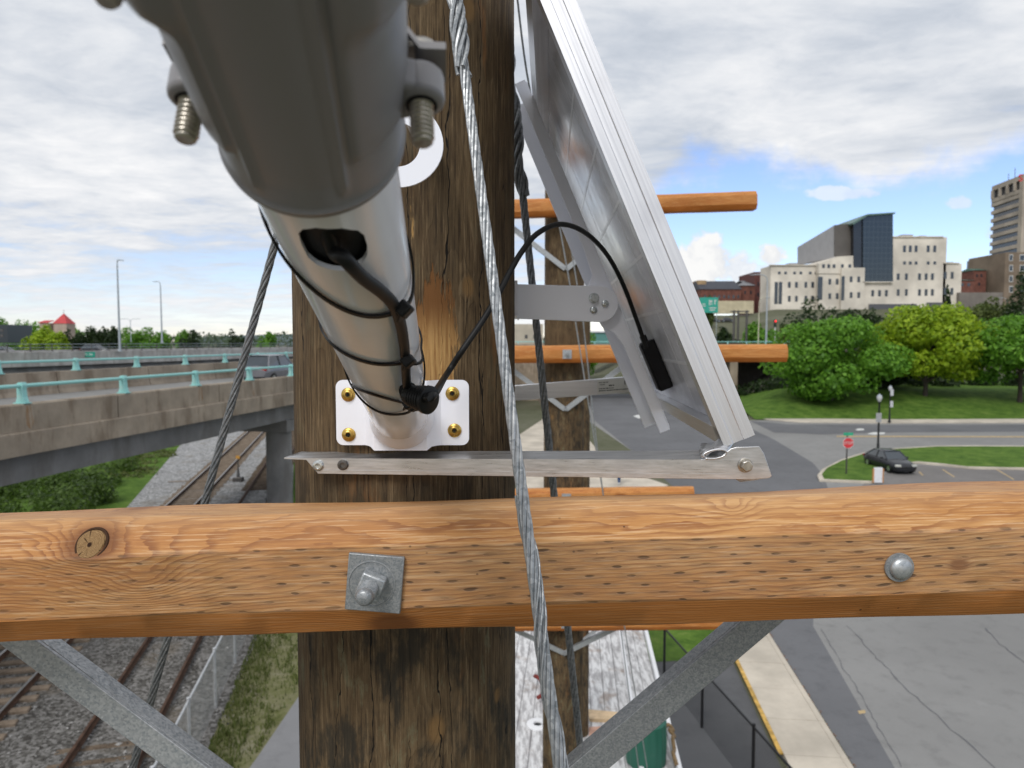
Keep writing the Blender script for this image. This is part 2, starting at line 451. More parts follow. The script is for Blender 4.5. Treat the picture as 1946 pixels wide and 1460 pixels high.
M = {}
M['arm'] = mat_crossarm('crossarm_fir', knots=((-.2535, .0375, .0120), (-.205, .004, .019, 1), (.015, -.047, .011), (.526, -.0035, .0045), (.33, .052, .006, 1), (-.62, .01, .015)), incised=True)
M['arm_far'] = mat_crossarm('crossarm_fir_orange', knots=((.35, .0, .02),), tint=(1.05, .86, .62))
M['pole'] = mat_pole('weathered_pole_wood')
M['pole_far'] = mat_pole('weathered_pole_wood_far', 4.3, near=False)
M['galv'] = mat_galv('galvanised_steel', 420., .50, .27, .45)
M['galv_dark'] = mat_galv('galvanised_steel_dull', 620., .36, .20, .42)
M['strand'] = mat_galv('galvanised_strand', 300., .42, .20, .5)
M['strand_dark'] = mat_galv('weathered_strand', 260., .27, .14, .4)
M['alu_x'] = mat_alu('mill_aluminium_along', 0)
M['alu_z'] = mat_alu('mill_aluminium_up', 2, .66, .36)
M['alu_y'] = mat_alu('mill_aluminium_deep', 1, .60, .4)
M['white'] = mat_paint('white_powder_coat', (.86, .87, .93), .33, .5, .05)
M['white_tube'] = mat_paint('white_gloss_tube', (.84, .84, .88), .15, .55, .10)
M['cast'] = mat_paint('grey_cast_housing', (.225, .218, .225), .40, .45, .10, 14., (.12, .11, .10))
M['black'] = mat_plain('black_rubber', (.008, .008, .008), .50, 0., .3, 40., spec=.25)
M['black_matt'] = mat_plain('black_plastic', (.007, .007, .008), .55, 0., .3, 60., spec=.25)
M['brass'] = mat_plain('yellow_zinc', (.52, .34, .09), .33, .9, .25, 140.)
M['steel'] = mat_plain('stainless_steel', (.48, .45, .40), .30, .9, .2, 120.)
M['zinc'] = mat_plain('bright_zinc', (.55, .58, .58), .25, .9, .2, 160.)
M['dark_steel'] = mat_plain('dark_screw_steel', (.14, .13, .12), .4, .8, .3, 120.)
def mat_backsheet():
    g = G('panel_backsheet', rough=.16, spec=.5)
    n = g.noise(30., None, 3); fine = g.noise(500., None, 2)
    g.color(g.mix(g.step(n, .4, .7), (.70, .70, .73), (.76, .76, .79))); g.rough(g.lin(n, .3, .7, .12, .24)).bump(fine, .05, .0003)
    return g
M['backsheet'] = mat_backsheet()
M['ribbon'] = mat_plain('backsheet_line', (.84, .84, .85), .25, 0., .05, 50.)
M['cell'] = mat_plain('solar_cell_glass', (.012, .014, .035), .08, 0., .2, 30.)

def mat_concrete(name, col=(.36, .32, .27), stain=(.175, .130, .090), scale=1., streak=True, rough=.85):
    g = G(name, rough=rough, spec=.25)
    n = g.noise(.55 * scale, None, 6, .62); f = g.noise(7. * scale, None, 5, .65)
    c = g.mix(g.step(n, .34, .68), tuple(a * .78 for a in col), tuple(min(1, a * 1.14) for a in col))
    c = g.mix(g.step(f, .55, .78, 0., .45), c, stain)
    if streak:
        s = g.noise(1., g.vm('MULTIPLY', g.co, (1.1 * scale, 1.1 * scale, .30 * scale)), 6, .68)
        c = g.mix(g.step(s, .46, .66, 0., .75), c, stain)
    g.color(c).bump(f, .25, .004)
    return g
def mat_asphalt(name, col=(.17, .17, .172), crack=True, patch=.2):
    g = G(name, rough=.88, spec=.22)
    n = g.noise(.16, None, 6, .6); f = g.noise(60., None, 3, .7); k = g.noise(1.6, None, 6, .65)
    c = g.mix(g.step(n, .3, .7), tuple(a * (1 - patch) for a in col), tuple(a * (1 + patch) for a in col))
    c = g.mix(g.step(k, .48, .70, 0., .45), c, tuple(a * .68 for a in col))
    o_ = g.noise(.42, g.vm('ADD', g.co, (31., 7., 0.)), 7, .7)
    c = g.mix(g.step(o_, .60, .70, 0., .5), c, tuple(a * .55 for a in col))
    c = g.mix(g.step(o_, .40, .32, 0., .35), c, tuple(min(1, a * 1.25) for a in col))
    c = g.mix(g.step(f, .5, .75, 0., .35), c, tuple(min(1, a * 1.5) for a in col))
    if crack:
        v = g.voro(.22, g.vm('ADD', g.co, g.sv(1.4, g.n('ShaderNodeTexNoise').outputs['Color'])), 'DISTANCE_TO_EDGE')
        c = g.mix(g.step(v, .010, .004, 0., .55), c, tuple(a * .35 for a in col))
    g.color(c).bump(f, .3, .006)
    return g
def mat_ground(name, cols, scale=.5, fine=9., bump=.02):
    g = G(name, rough=.95, spec=.12)
    n = g.noise(scale, None, 7, .65); f = g.noise(fine, None, 6, .7)
    t = g.add(g.mul(n, .6), g.mul(f, .4))
    st = [(.32 + .36 * i / (len(cols) - 1), c) for i, c in enumerate(cols)]
    g.color(g.ramp(t, st)).bump(f, .6, bump)
    return g
def mat_gravel(name, cols=((.045, .042, .038), (.105, .10, .092), (.17, .163, .155), (.27, .26, .25)), sc_=15.):
    g = G(name, rough=.95, spec=.15)
    v = g.sep(g.voro(sc_, out='Color'))[0]; e = g.voro(sc_); n = g.noise(.5, None, 6, .6)
    t = g.add(g.mul(v, .55), g.mul(n, .45))
    c = g.ramp(t, [(.2, cols[0]), (.42, cols[1]), (.6, cols[2]), (.85, cols[3])])
    c = g.mix(g.step(n, .53, .66, 0., .5), c, (.13, .105, .075))
    g.color(c).bump(e, .7, .02)
    return g
def mat_leaf(name, a, b, dark):
    g = G(name, rough=.5, spec=.3)
    i = g.island()
    cl = g.noise(.75, None, 2)
    c = g.ramp(i, [(.0, dark), (.45, a), (1., b)])
    c = g.mix(g.step(cl, .35, .68, 0., .4), c, b)
    g.color(c)
    tr = g.n('ShaderNodeBsdfTranslucent'); g.link(g.mix(.5, c, b), tr.inputs[0])
    mx_ = g.n('ShaderNodeMixShader'); mx_.inputs[0].default_value = .40
    g.t.links.new(g.b.outputs[0], mx_.inputs[1]); g.t.links.new(tr.outputs[0], mx_.inputs[2])
    g.t.links.new(mx_.outputs[0], g.t.nodes['Material Output'].inputs[0])
    return g
M['concrete'] = mat_concrete('viaduct_concrete', (.34, .280, .215))
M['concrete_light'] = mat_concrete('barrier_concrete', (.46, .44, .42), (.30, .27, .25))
M['concrete_grey'] = mat_concrete('girder_concrete', (.21, .205, .20), (.15, .14, .13))
M['sidewalk'] = mat_concrete('sidewalk_concrete', (.52, .465, .385), (.42, .36, .29), .7, False)
M['path'] = mat_asphalt('grey_path', (.20, .20, .205), False, .08)
M['asphalt'] = mat_asphalt('worn_asphalt', (.222, .219, .212), False, .10)
M['asphalt_dark'] = mat_asphalt('newer_asphalt', (.130, .131, .137), False, .12)
M['lot'] = mat_asphalt('parking_asphalt', (.165, .155, .148), False, .15)
M['asphalt_black'] = mat_asphalt('path_asphalt', (.105, .106, .11), False, .15)
M['yellow'] = mat_plain('yellow_road_paint', (.52, .32, .075), .7, 0., .3, 5.)
M['yellow_thin'] = mat_plain('worn_yellow_paint', (.42, .31, .16), .8, 0., .2, 3.)
M['roadwhite'] = mat_plain('white_road_paint', (.60, .60, .58), .7, 0., .2, 3.)
M['grass'] = mat_ground('mown_grass', [(.025, .050, .008), (.055, .110, .016), (.095, .165, .026), (.17, .21, .06)], .8, 5.)
M['grass_dry'] = mat_ground('patchy_grass', [(.07, .085, .025), (.12, .125, .05), (.18, .17, .10), (.25, .235, .18)], 1.1, 7.)
M['soil'] = mat_ground('dry_soil', [(.12, .105, .08), (.19, .165, .13), (.27, .245, .20), (.33, .30, .25)], .8, 9.)
M['terrain'] = mat_ground('rough_ground', [(.06, .065, .04), (.095, .10, .06), (.13, .13, .09), (.16, .155, .12)], .06, 1.2)
M['gravel'] = mat_gravel('ballast_gravel')
M['gravel_light'] = mat_gravel('pale_gravel', ((.13, .13, .13), (.24, .24, .24), (.34, .34, .34), (.46, .46, .45)), 9.)
M['teal'] = mat_paint('teal_railing_paint', (.27, .56, .53), .5, .4, .35, 3., (.55, .50, .45))
M['rail'] = mat_plain('rusty_rail', (.095, .052, .034), .7, .4, .3, 4.)
M['rail_shiny'] = mat_plain('worn_rail_top', (.42, .41, .40), .35, .85, .1, 4.)
M['tie'] = mat_ground('timber_tie', [(.05, .038, .028), (.10, .075, .055), (.17, .13, .095), (.24, .19, .14)], 2.5, 30.)
M['tie_pale'] = mat_ground('sunbleached_tie', [(.10, .078, .058), (.18, .14, .105), (.26, .205, .155), (.33, .27, .21)], 2.5, 30.)
M['pipe'] = mat_plain('galvanised_pipe', (.58, .59, .60), .5, .6, .1, 9.)
M['lamp_pole'] = mat_plain('grey_lamp_pole', (.38, .42, .45), .5, .3, .08, 2.)
M['black_post'] = mat_plain('black_post', (.012, .012, .013), .5, 0., .2, 8.)
M['leaf_mid'] = mat_leaf('maple_leaves', (.095, .240, .020), (.190, .39, .040), (.038, .110, .010))
M['leaf_lime'] = mat_leaf('lime_leaves', (.235, .370, .018), (.38, .50, .030), (.095, .190, .012))
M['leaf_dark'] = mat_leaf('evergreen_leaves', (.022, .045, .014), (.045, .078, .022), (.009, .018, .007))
M['leaf_olive'] = mat_leaf('olive_leaves', (.065, .095, .022), (.12, .155, .035), (.028, .042, .012))
M['leaf_shrub'] = mat_leaf('shrub_leaves', (.052, .098, .016), (.105, .175, .028), (.020, .038, .010))
M['blade'] = mat_leaf('grass_blades', (.085, .125, .025), (.17, .19, .06), (.045, .060, .015))
M['bark'] = mat_plain('tree_bark', (.055, .045, .036), .9, 0., .3, 4., .01)

# ------------------------------------------------------------------ near pole
def pole_mb(r, z0, z1, taper=.0):
    mb = MB(); rows = []; n = 72; m = 60
    ph = [random.random() * 6 for _ in range(6)]
    for i in range(m + 1):
        t = i / m; z = z0 + (z1 - z0) * (t ** .8); row = []
        for k in range(n + 1):
            a = 2 * pi * (k % n) / n
            rr = r * (1 - taper * (z - H)) * (1 + .004 * sin(3 * a + ph[0] + z * .5) + .003 * sin(7 * a + ph[1] + z * 1.3) + .002 * sin(13 * a + ph[2]))
            row.append((rr * cos(a), rr * sin(a), z))
        rows.append(row)
    mb.grid(rows)
    mb.f = [tuple(reversed(q)) for q in mb.f]
    top = [rows[-1][k] for k in range(n)]; mb.add(top, [tuple(range(n))])
    return mb
POLE = Vector((-.1315, .883, 0))
tag(obj('utility_pole', pole_mb(.1345, 0, H + 1.25, .012), M['pole'], loc=POLE, local=True, smooth=60),
    'weathered dark brown wooden pole in front, carrying the lamp and solar panel', 'pole', 'wooden utility poles in a row')

# ------------------------------------------------------------------ crossarms
ARM = ((-.0250, .0570), (-.0300, .0560), (-.0545, .0285), (-.0552, .0270), (-.0552, -.0270), (-.0545, -.0285), (-.0375, -.0545), (-.0335, -.0570),
       (.0400, -.0560), (.0530, -.0480), (.0560, .0380), (.0500, .0465))
def arm_mb(x0, x1, segs, wob=0., knot=None):
    mb = MB(); rows = []
    for i in range(segs + 1):
        x = x0 + (x1 - x0) * i / segs
        row = []
        for k, (y, z) in enumerate(ARM + ARM[:1]):
            kk = k % len(ARM)
            z += wob * .0016 * sin(x * 7.1 + kk * .3) + wob * .0010 * sin(x * 17. + kk)
            y += wob * .0012 * sin(x * 9.3 + kk * .7)
            if knot:
                q = math.exp(-((x - knot) / .035) ** 2)
                if kk in (1, 2, 3): y -= .0035 * q
            row.append((x, y, z))
        rows.append(row)
    mb.grid(rows); n = len(ARM); m = len(rows[0])
    mb.f = [tuple(reversed(q)) for q in mb.f]
    mb.f += [tuple(reversed(range(n))), tuple(segs * m + k for k in range(n))][::1]
    return mb
ARM_O = Vector((-.125, .680, H - .2117)); ROLL = RAD(-1.72)
arm = thing('crossarm', 'nearest orange timber crossarm running across the whole foreground with incised face', 'crossarm', ARM_O, group='timber crossarms on the poles')
arm.rotation_euler = (0, ROLL, 0)
obj('beam', arm_mb(-1.12, 1.14, 170, 1., -.255), M['arm'], arm, local=True, smooth=22)
# the sawn-off knot
g = G('knot_end_grain', rough=.8, spec=.2)
kx, ky, kz = g.sep(g.co); cx, cz = -.2535, .0375
rr = g.m('SQRT', g.add(g.m('POWER', g.sub(kx, cx), 2.), g.m('POWER', g.mul(g.sub(kz, cz), 1.1), 2.)))
rg = g.m('SINE', g.mul(g.add(rr, g.mul(g.noise(260.), .003)), 5200.))
fine = g.noise(420.)
cc = g.mix(g.lin(rg, -1, 1), (.20, .115, .050), (.34, .215, .10))
cc = g.mix(g.step(fine, .5, .7, 0., .5), cc, (.17, .09, .035))
an = g.m('ARCTAN2', g.sub(kx, cx), g.sub(kz, cz)); chk = g.noise(1., g.comb(g.mul(an, 2.6), g.mul(rr, 40.), 0.), 2)
cc = g.mix(g.step(chk, .60, .66), cc, (.06, .03, .012)); cc = g.mix(g.step(rr, .0030, .0012), cc, (.03, .012, .005))
g.color(cc).bump(g.add(fine, rg), .4, .0008)
def knot_disc(cx, cz, rx, rz, y, sl, dep):
    mb = MB(); n = 36; rings = []
    for (k, dy) in ((0.02, -.0006), (.5, -.0004), (.93, 0.), (1., .0012), (1.02, .006)):
        rings.append([(cx + rx * k * cos(2 * pi * i / n) * (1 + .05 * sin(3 * 2 * pi * i / n)), y + dy + sl * (rz * k * sin(2 * pi * i / n)), cz + rz * k * sin(2 * pi * i / n) * (1 + .04 * cos(2 * 2 * pi * i / n))) for i in range(n + 1)])
    mb.grid(rings); return mb
obj('knot', knot_disc(-.2535, .0375, .0125, .0112, -.0510, .72, 0), g, arm, local=True)
obj('knot_rim', (lambda mb: mb.tube([(-.2530 + .0136 * cos(a), -.0487 + .72 * .0120 * sin(a), .0372 + .0120 * sin(a)) for a in [2 * pi * i / 30 for i in range(30)]], .0015, 6, True))(MB()), mat_plain('knot_bark_ring', (.055, .024, .009), .9), arm, local=True)
# square plate washer, nut and through bolt
pr = Matrix.Rotation(RAD(6.6), 3, 'Y')
wp = obj('plate_washer', MB().box((.0025, -.0575, -.0030), (.0495, .0048, .0515), pr), M['galv_dark'], arm, local=True, bevel=.0009)
ringm = MB().lathe([(.0208, 0), (.0214, .0006), (.0200, .0008), (.0195, 0)], (.0000, -.0598, -.0030), (0, -1, 0), 40, caps=False)
obj('washer_ring', ringm, M['galv_dark'], wp, local=True)
obj('square_nut', MB().box((.0010, -.0655, -.0028), (.0215, .0125, .0215), Matrix.Rotation(RAD(24), 3, 'Y')), M['galv'], arm, local=True, bevel=.0016)
prof = [(.0083, 0)]
for i in range(9): prof += [(.0083, .0024 * i + .0012), (.0074, .0024 * i + .0024)]
prof += [(.0076, .0232), (.0066, .0262), (.0052, .0275), (.0001, .0280)]
obj('bolt', MB().lathe(prof, (.0006, -.0700, -.0030), (0, -1, 0), 28), M['galv_dark'], arm, local=True, smooth=50)
bh = obj('round_washer', MB().lathe([(.0001, .0), (.0128, 0), (.0132, .0008), (.0128, .0022), (.0001, .0022)], (.471, -.0552, -.0035), (0, -1, 0), 40), M['galv_dark'], arm, local=True)
obj('bolt_head', MB().lathe([(.0098, 0), (.0102, .0018), (.0096, .0034), (.0078, .0050), (.0046, .0060), (.0001, .0064)], (.4716, -.0574, -.0037), (0, -1, 0), 40), mat_galv('galvanised_dome', 260., .52, .30, .7), arm, local=True, smooth=60)

# flat galvanised angle braces from the arm down to the pole
def brace(name, label, u0, v0, u1, v1, Y, wid, matl):
    a, b = P(u0, v0, Y), P(u1, v1, Y); a.y = b.y = Y
    d = (b - a).normalized(); up = Vector((0, -1, 0)).cross(d).normalized()
    if up.z < 0: up = -up
    o = thing(name, label, 'brace', a, group='galvanised crossarm braces')
    mb = MB(); h = wid / 2
    mb.prism([a + up * h, b + up * h, b - up * h, a - up * h], (0, .0045, 0))
    obj('face_leg', mb, matl, o, bevel=.0008)
    mb = MB(); q = up * h - up * .0042
    mb.prism([a + up * h + Vector((0, .0046, 0)), b + up * h + Vector((0, .0046, 0)), b + q + Vector((0, .0046, 0)), a + q + Vector((0, .0046, 0))], (0, .020, 0))
    obj('edge_flange', mb, matl, o, bevel=.0006)
    return o
brace('crossarm_brace', 'pale galvanised angle brace at lower left over the railway tracks', -60, 1151, 762, 1763, .741, .0275, M['galv'])
brace('crossarm_brace', 'darker grey galvanised angle brace at lower right over the white deck', 1560, 1087, 762, 1763, .746, .0295, M['galv_dark'])

# ------------------------------------------------------------------ guy wires
def strand_pts(a, b, rad, pitch, ph, t0, t1, step):
    e1, e2, w_ = frame(b - a); n = max(2, int((t1 - t0) / step)); out = []
    for i in range(n + 1):
        t = t0 + (t1 - t0) * i / n; q = 2 * pi * t / pitch + ph
        out.append(a + w_ * t + (e1 * cos(q) + e2 * sin(q)) * rad)
    return out
def guy_wire(label, a, b, Rr, fine0, fine1, matl, pitch=.105, grips=(), group='stranded steel guy wires'):
    """a..b end to end; helical strands between distances fine0 and fine1 from a, plain rope beyond"""
    L = (b - a).length; w_ = (b - a).normalized()
    o = thing('guy_wire', label, 'guy wire', a, group=group)
    mb = MB(); rw = Rr / 3.0
    for k in range(6): mb.tube(strand_pts(a, b, Rr - rw, pitch, k * pi / 3, fine0, fine1, .0045), rw * 1.03, 7, caps=False)
    mb.cyl(a + w_ * fine0, a + w_ * fine1, rw, 6)
    if fine0 > .02: mb.cyl(a, a + w_ * fine0, Rr * .97, 10)
    mb.cyl(a + w_ * fine1, b, Rr * .97, 10)
    obj('strands', mb, matl, o, smooth=50)
    for (g0, g1, nw, p2, rg) in grips:
        mb = MB()
        for k in range(nw):
            ph = .9 * k + random.uniform(-.12, .12)
            mb.tube(strand_pts(a, b, Rr + rg * .85, p2, ph, g0 + (random.uniform(0, .006) if g0 > .01 else 0), g1 - random.uniform(0, .008), .0045), rg, 7)
        obj('helical_grip', mb, matl, o, smooth=50)
    return o
def at_t(a, b, s): return a + (b - a) * s
# 1: bright wire crossing in front of the arm
t_, b_ = P(864, 0, .715), P(1064, 1460, .505)
L1 = (b_ - t_).length
a1 = at_t(t_, b_, -.16); e1_ = at_t(t_, b_, (0 - t_.z) / (b_.z - t_.z))
off = .16 * L1; tot = L1
guy_wire('bright galvanised guy wire crossing in front of the nearest crossarm', a1, e1_, .0050, 0., 1.16 * tot + .35, M['strand'], .13,
         grips=((.0, off + tot * .125, 5, .125, .0021), (off + tot * .705, off + tot * 1.3, 3, .13, .0009)))
# 2: darker wire behind the pole's right edge
t_, b_ = P(981, 250, 1.13), P(1107, 1460, 1.20)
L2 = (b_ - t_).length; a2 = at_t(t_, b_, -.35); e2_ = at_t(t_, b_, (0 - t_.z) / (b_.z - t_.z))
guy_wire('dark guy wire hanging just behind the right edge of the front pole', a2, e2_, .0062, 0., L2 * 1.35 + .2, M['strand_dark'], .13, grips=((0., L2 * .35 + L2 * .095, 4, .12, .0026),))
# 3: wire slanting down on the left
t_, b_ = P(529, 440, .98), P(252, 1460, .98)
L3 = (b_ - t_).length; a3 = at_t(t_, b_, -.45); e3_ = at_t(t_, b_, (0 - t_.z) / (b_.z - t_.z))
guy_wire('grey guy wire slanting down on the left over the railway tracks', a3, e3_, .0054, 0., L3 * 1.5, M['strand_dark'], .12)
# thin service wire right of the pole top
a4, b4 = P(975, -60, 1.3), P(1030, 260, 1.75)
for nm_, a_top in ((0, a1), (1, a2), (2, a3)):
    ow = [o for o in sc.objects if o.name.startswith('guy_wire')][nm_]
    foot = Vector((POLE.x, POLE.y, a_top.z)); foot += (Vector((a_top.x, a_top.y, a_top.z)) - foot).normalized() * .10
    obj('eye_bolt', MB().cyl(foot, a_top, .008, 12).lathe([(.012, -.006), (.016, 0), (.012, .006)], a_top, (1, 0, 0), 16), M['galv'], ow)
tag(obj('service_wire', MB().tube(spline([Vector((POLE.x + .09, POLE.y + .09, a4.z + .12)), a4, b4, Vector((.352, 4.66, H + 1.02))], 10), .0020, 6), M['strand_dark']), 'thin grey wire between the top of the front pole and the panel', 'wire')

# ------------------------------------------------------------------ street lamp on its tube
TA, TB = P(763, 793, .728), P(637, 390, .305)
TW = (TB - TA).normalized(); TR = .0283
TS = TW.cross(Vector((0, 0, 1))).normalized(); TU = TS.cross(TW).normalized()      # sideways, upwards across the tube
if TS.x < 0: TS = -TS
if TU.z < 0: TU = -TU
def tpt(t, phi, r): return TA + TW * t + (TS * cos(phi) + TU * sin(phi)) * r      # phi -90 deg is underneath
def surf(u, v, r=TR):
    """where the sight line through a photo pixel meets the tube of radius r"""
    dq = ray(u, v); oc = CAM - TA
    dp = dq - TW * dq.dot(TW); op = oc - TW * oc.dot(TW)
    A, B, C = dp.dot(dp), 2 * dp.dot(op), op.dot(op) - r * r
    D = B * B - 4 * A * C
    s = (-B - sqrt(D)) / (2 * A) if D > 0 else -B / (2 * A)
    p = CAM + dq * s; q = p - TA; t = q.dot(TW); rad = q - TW * t
    return p, t, atan2(rad.dot(TU), rad.dot(TS))
lamp = thing('street_lamp', 'grey and white street lamp head on a white tube bolted to the front pole', 'street lamp', TA)
TL = .62
tm = MB().lathe([(TR, -.012), (TR, TL), (TR - .0022, TL), (TR - .0022, -.012)], TA, TW, 96, caps=False)
n96 = 96; m4 = 4
tm.f += [(3 * n96 + k, 3 * n96 + (k + 1) % n96, (k + 1) % n96, k) for k in range(n96)]
tube = obj('tube', tm, M['white_tube'], lamp, smooth=40)
# the slot, cut for real
cpx = [(567, 444), (575, 436), (600, 433), (650, 434), (680, 438), (692, 447), (698, 467), (698, 484), (691, 498), (672, 510), (650, 515), (626, 512), (602, 503), (585, 489), (573, 465)]
cen = surf(633, 475)[0]; ax = TA + TW * surf(633, 475)[1]; rad = (cen - ax).normalized()
cut = obj('slot_cutter', MB().prism([surf(u, v)[0] + rad * .012 for u, v in cpx], -rad * .026), None, lamp, smooth=0)
bm_ = bmesh.new(); bm_.from_mesh(cut.data); bmesh.ops.recalc_face_normals(bm_, faces=bm_.faces); bm_.to_mesh(cut.data); bm_.free()
bm_ = bmesh.new(); bm_.from_mesh(tube.data); bmesh.ops.recalc_face_normals(bm_, faces=bm_.faces); bm_.to_mesh(tube.data); bm_.free()
bo = tube.modifiers.new('cut', 'BOOLEAN'); bo.operation = 'DIFFERENCE'; bo.object = cut; bo.solver = 'EXACT'
bpy.context.view_layer.update()
me = bpy.data.meshes.new_from_object(tube.evaluated_get(bpy.context.evaluated_depsgraph_get()))
tube.modifiers.clear(); tube.data = me; bpy.data.objects.remove(cut)
me.set_sharp_from_angle(angle=RAD(40))
obj('shade_liner', MB().lathe([(TR - .0042, .02), (TR - .0042, TL - .01)], TA, TW, 48, caps=False), M['black_matt'], tube)  # black liner added so the inside shows dark through the slot
# weld collar
obj('weld_collar', MB().lathe([(TR, .030), (TR + .0010, .021), (TR + .0030, .012), (TR + .0042, .007), (TR + .0046, -.002)], TA, TW, 64, caps=False), M['white'], lamp, smooth=70)
# base plate, bent to sit on the round pole, rounded corners
def baseplate():
    x = lambda u: (u - 973) / F * .735
    xa, xb = x(634), x(890); zt, zb = H + (650 - 723) / F * .735, H + (650 - 849) / F * .735; rc = .0075
    xs = sorted(set([xa + rc * (1 - cos(i / 8 * pi / 2)) for i in range(9)] + [xb - rc * (1 - cos(i / 8 * pi / 2)) for i in range(9)] + [x(q) for q in (690, 697, 704, 712, 735, 760, 785, 812, 820, 828, 836)]))
    def yy(X):
        k = [(xa, .7420), (x(690), .7420), (x(694), .7405), (x(706), .7285), (x(711), .7270), (x(812), .7270), (x(818), .7285), (x(830), .7405), (x(836), .7420), (xb, .7420)]
        for (p0, q0), (p1, q1) in zip(k, k[1:]):
            if p0 <= X <= p1 + 1e-9: return q0 + (q1 - q0) * (X - p0) / (p1 - p0)
        return .742
    fr, bk = [], []
    for X in xs:
        e = 0
        if X < xa + rc: e = rc - sqrt(max(0, rc * rc - (xa + rc - X) ** 2))
        if X > xb - rc: e = rc - sqrt(max(0, rc * rc - (X - xb + rc) ** 2))
        y = yy(X); low = .0035 * (1 if x(706) < X < x(818) else 0)
        n = 6
        fr.append([(X, y, zt - e + (zb - low + e - (zt - e)) * i / n) for i in range(n + 1)])
        bk.append([(X, y + .003, p[2]) for p in fr[-1]])
    mb = MB(); mb.grid(fr); o = len(mb.v); mb.grid(bk)
    m, n = len(xs), 7
    for a in range(m - 1):
        for k in (0, n - 1): mb.f.append((a * n + k, (a + 1) * n + k, o + (a + 1) * n + k, o + a * n + k))
    for a in (0, m - 1):
        for k in range(n - 1): mb.f.append((a * n + k, a * n + k + 1, o + a * n + k + 1, o + a * n + k))
    return mb
bp = obj('base_plate', baseplate(), M['white'], lamp, smooth=28)
bm_ = bmesh.new(); bm_.from_mesh(bp.data); bmesh.ops.recalc_face_normals(bm_, faces=bm_.faces); bm_.to_mesh(bp.data); bm_.free(); bp.data.set_sharp_from_angle(angle=RAD(28))
for (u, v) in ((662, 750), (663, 826), (860, 748), (864, 818)):
    c = P(u, v, .742); c.y = .742
    s_ = obj('screw', MB().lathe([(.0001, 0), (.0071, 0), (.0073, .0010), (.0066, .0017), (.0052, .0022), (.0049, .0036), (.0040, .0044), (.0028, .0046), (.0022, .0040), (.0018, .0024), (.0001, .0022)], c, (0, -1, 0), 30), M['brass'], lamp, smooth=35)
    mb = MB()
    st = [(c.x + (.0021 if i % 2 else .0012) * cos(pi * i / 6), c.y - .0042, c.z + (.0021 if i % 2 else .0012) * sin(pi * i / 6)) for i in range(12)]
    mb.prism(st, (0, .0012, 0)); obj('drive_recess', mb, M['black_matt'], s_)
# cast housing that clamps the tube
RH = .0322
t_rim = next(t for t in [i * .001 for i in range(250, 700)] if proj(tpt(t, -pi / 2, RH))[1] < 421)
def housing():
    rows = []; n = 144
    ts = [(-.0002, TR + .0012), (.0, RH - .0042), (.0006, RH - .0016), (.0022, RH), (.0052, RH + .0003), (.0060, RH - .0007), (.0075, RH - .0010)]
    ts += [(.0075 + .004 * i, RH - .0010 - .00002 * i) for i in range(1, 72)]
    for (t, r) in ts:
        row = []
        for k in range(n + 1):
            ph = 360. * (k % n) / n
            a = (ph + 90 + 180) % 360 - 180            # 0 is the underside
            rr = r
            if t > .012:
                e = min(1, (t - .012) / .003)
                for c0 in (-30., 24.): rr += .0014 * math.exp(-((a - c0) / 2.2) ** 2) * e
                if abs(a + 3) < 26: rr -= .0007 * e * min(1., (26 - abs(a + 3)) / 3)
            if t > .028:
                e = min(1, (t - .028) / .002)
                if 30 < a < 120: rr += .0022 * e * min(1, (a - 30) / 3)
                if -120 < a < -37: rr += .0022 * e * min(1, (-37 - a) / 3)
            if t > .078:
                e = min(1, (t - .078) / .010)
                if abs(a) > 30: rr += .005 * e * min(1, (abs(a) - 30) / 14)
            row.append(tpt(t_rim + t, RAD(ph), rr))
        rows.append([p + TS * (.05 * max(0, t)) for p in row])
    mb = MB(); mb.grid(rows); return mb
hs = obj('housing', housing(), M['cast'], lamp, smooth=45)
bm_ = bmesh.new(); bm_.from_mesh(hs.data); bmesh.ops.remove_doubles(bm_, verts=bm_.verts, dist=1e-6); bmesh.ops.recalc_face_normals(bm_, faces=bm_.faces); bm_.to_mesh(hs.data); bm_.free(); hs.data.set_sharp_from_angle(angle=RAD(45))
hc = TA + TW * (t_rim + .27)
rot = Matrix((TS, TW, TU)).transposed()
lh = obj('lamp_head', MB().box(hc + TW * .20 + TU * .012, (.19, .42, .062), rot), M['cast'], lamp, bevel=.014, seg=4)
obj('light_panel', MB().box(hc + TW * .21 - TU * .0215, (.15, .30, .006), rot), mat_plain('lamp_lens', (.55, .55, .52), .25), lamp)
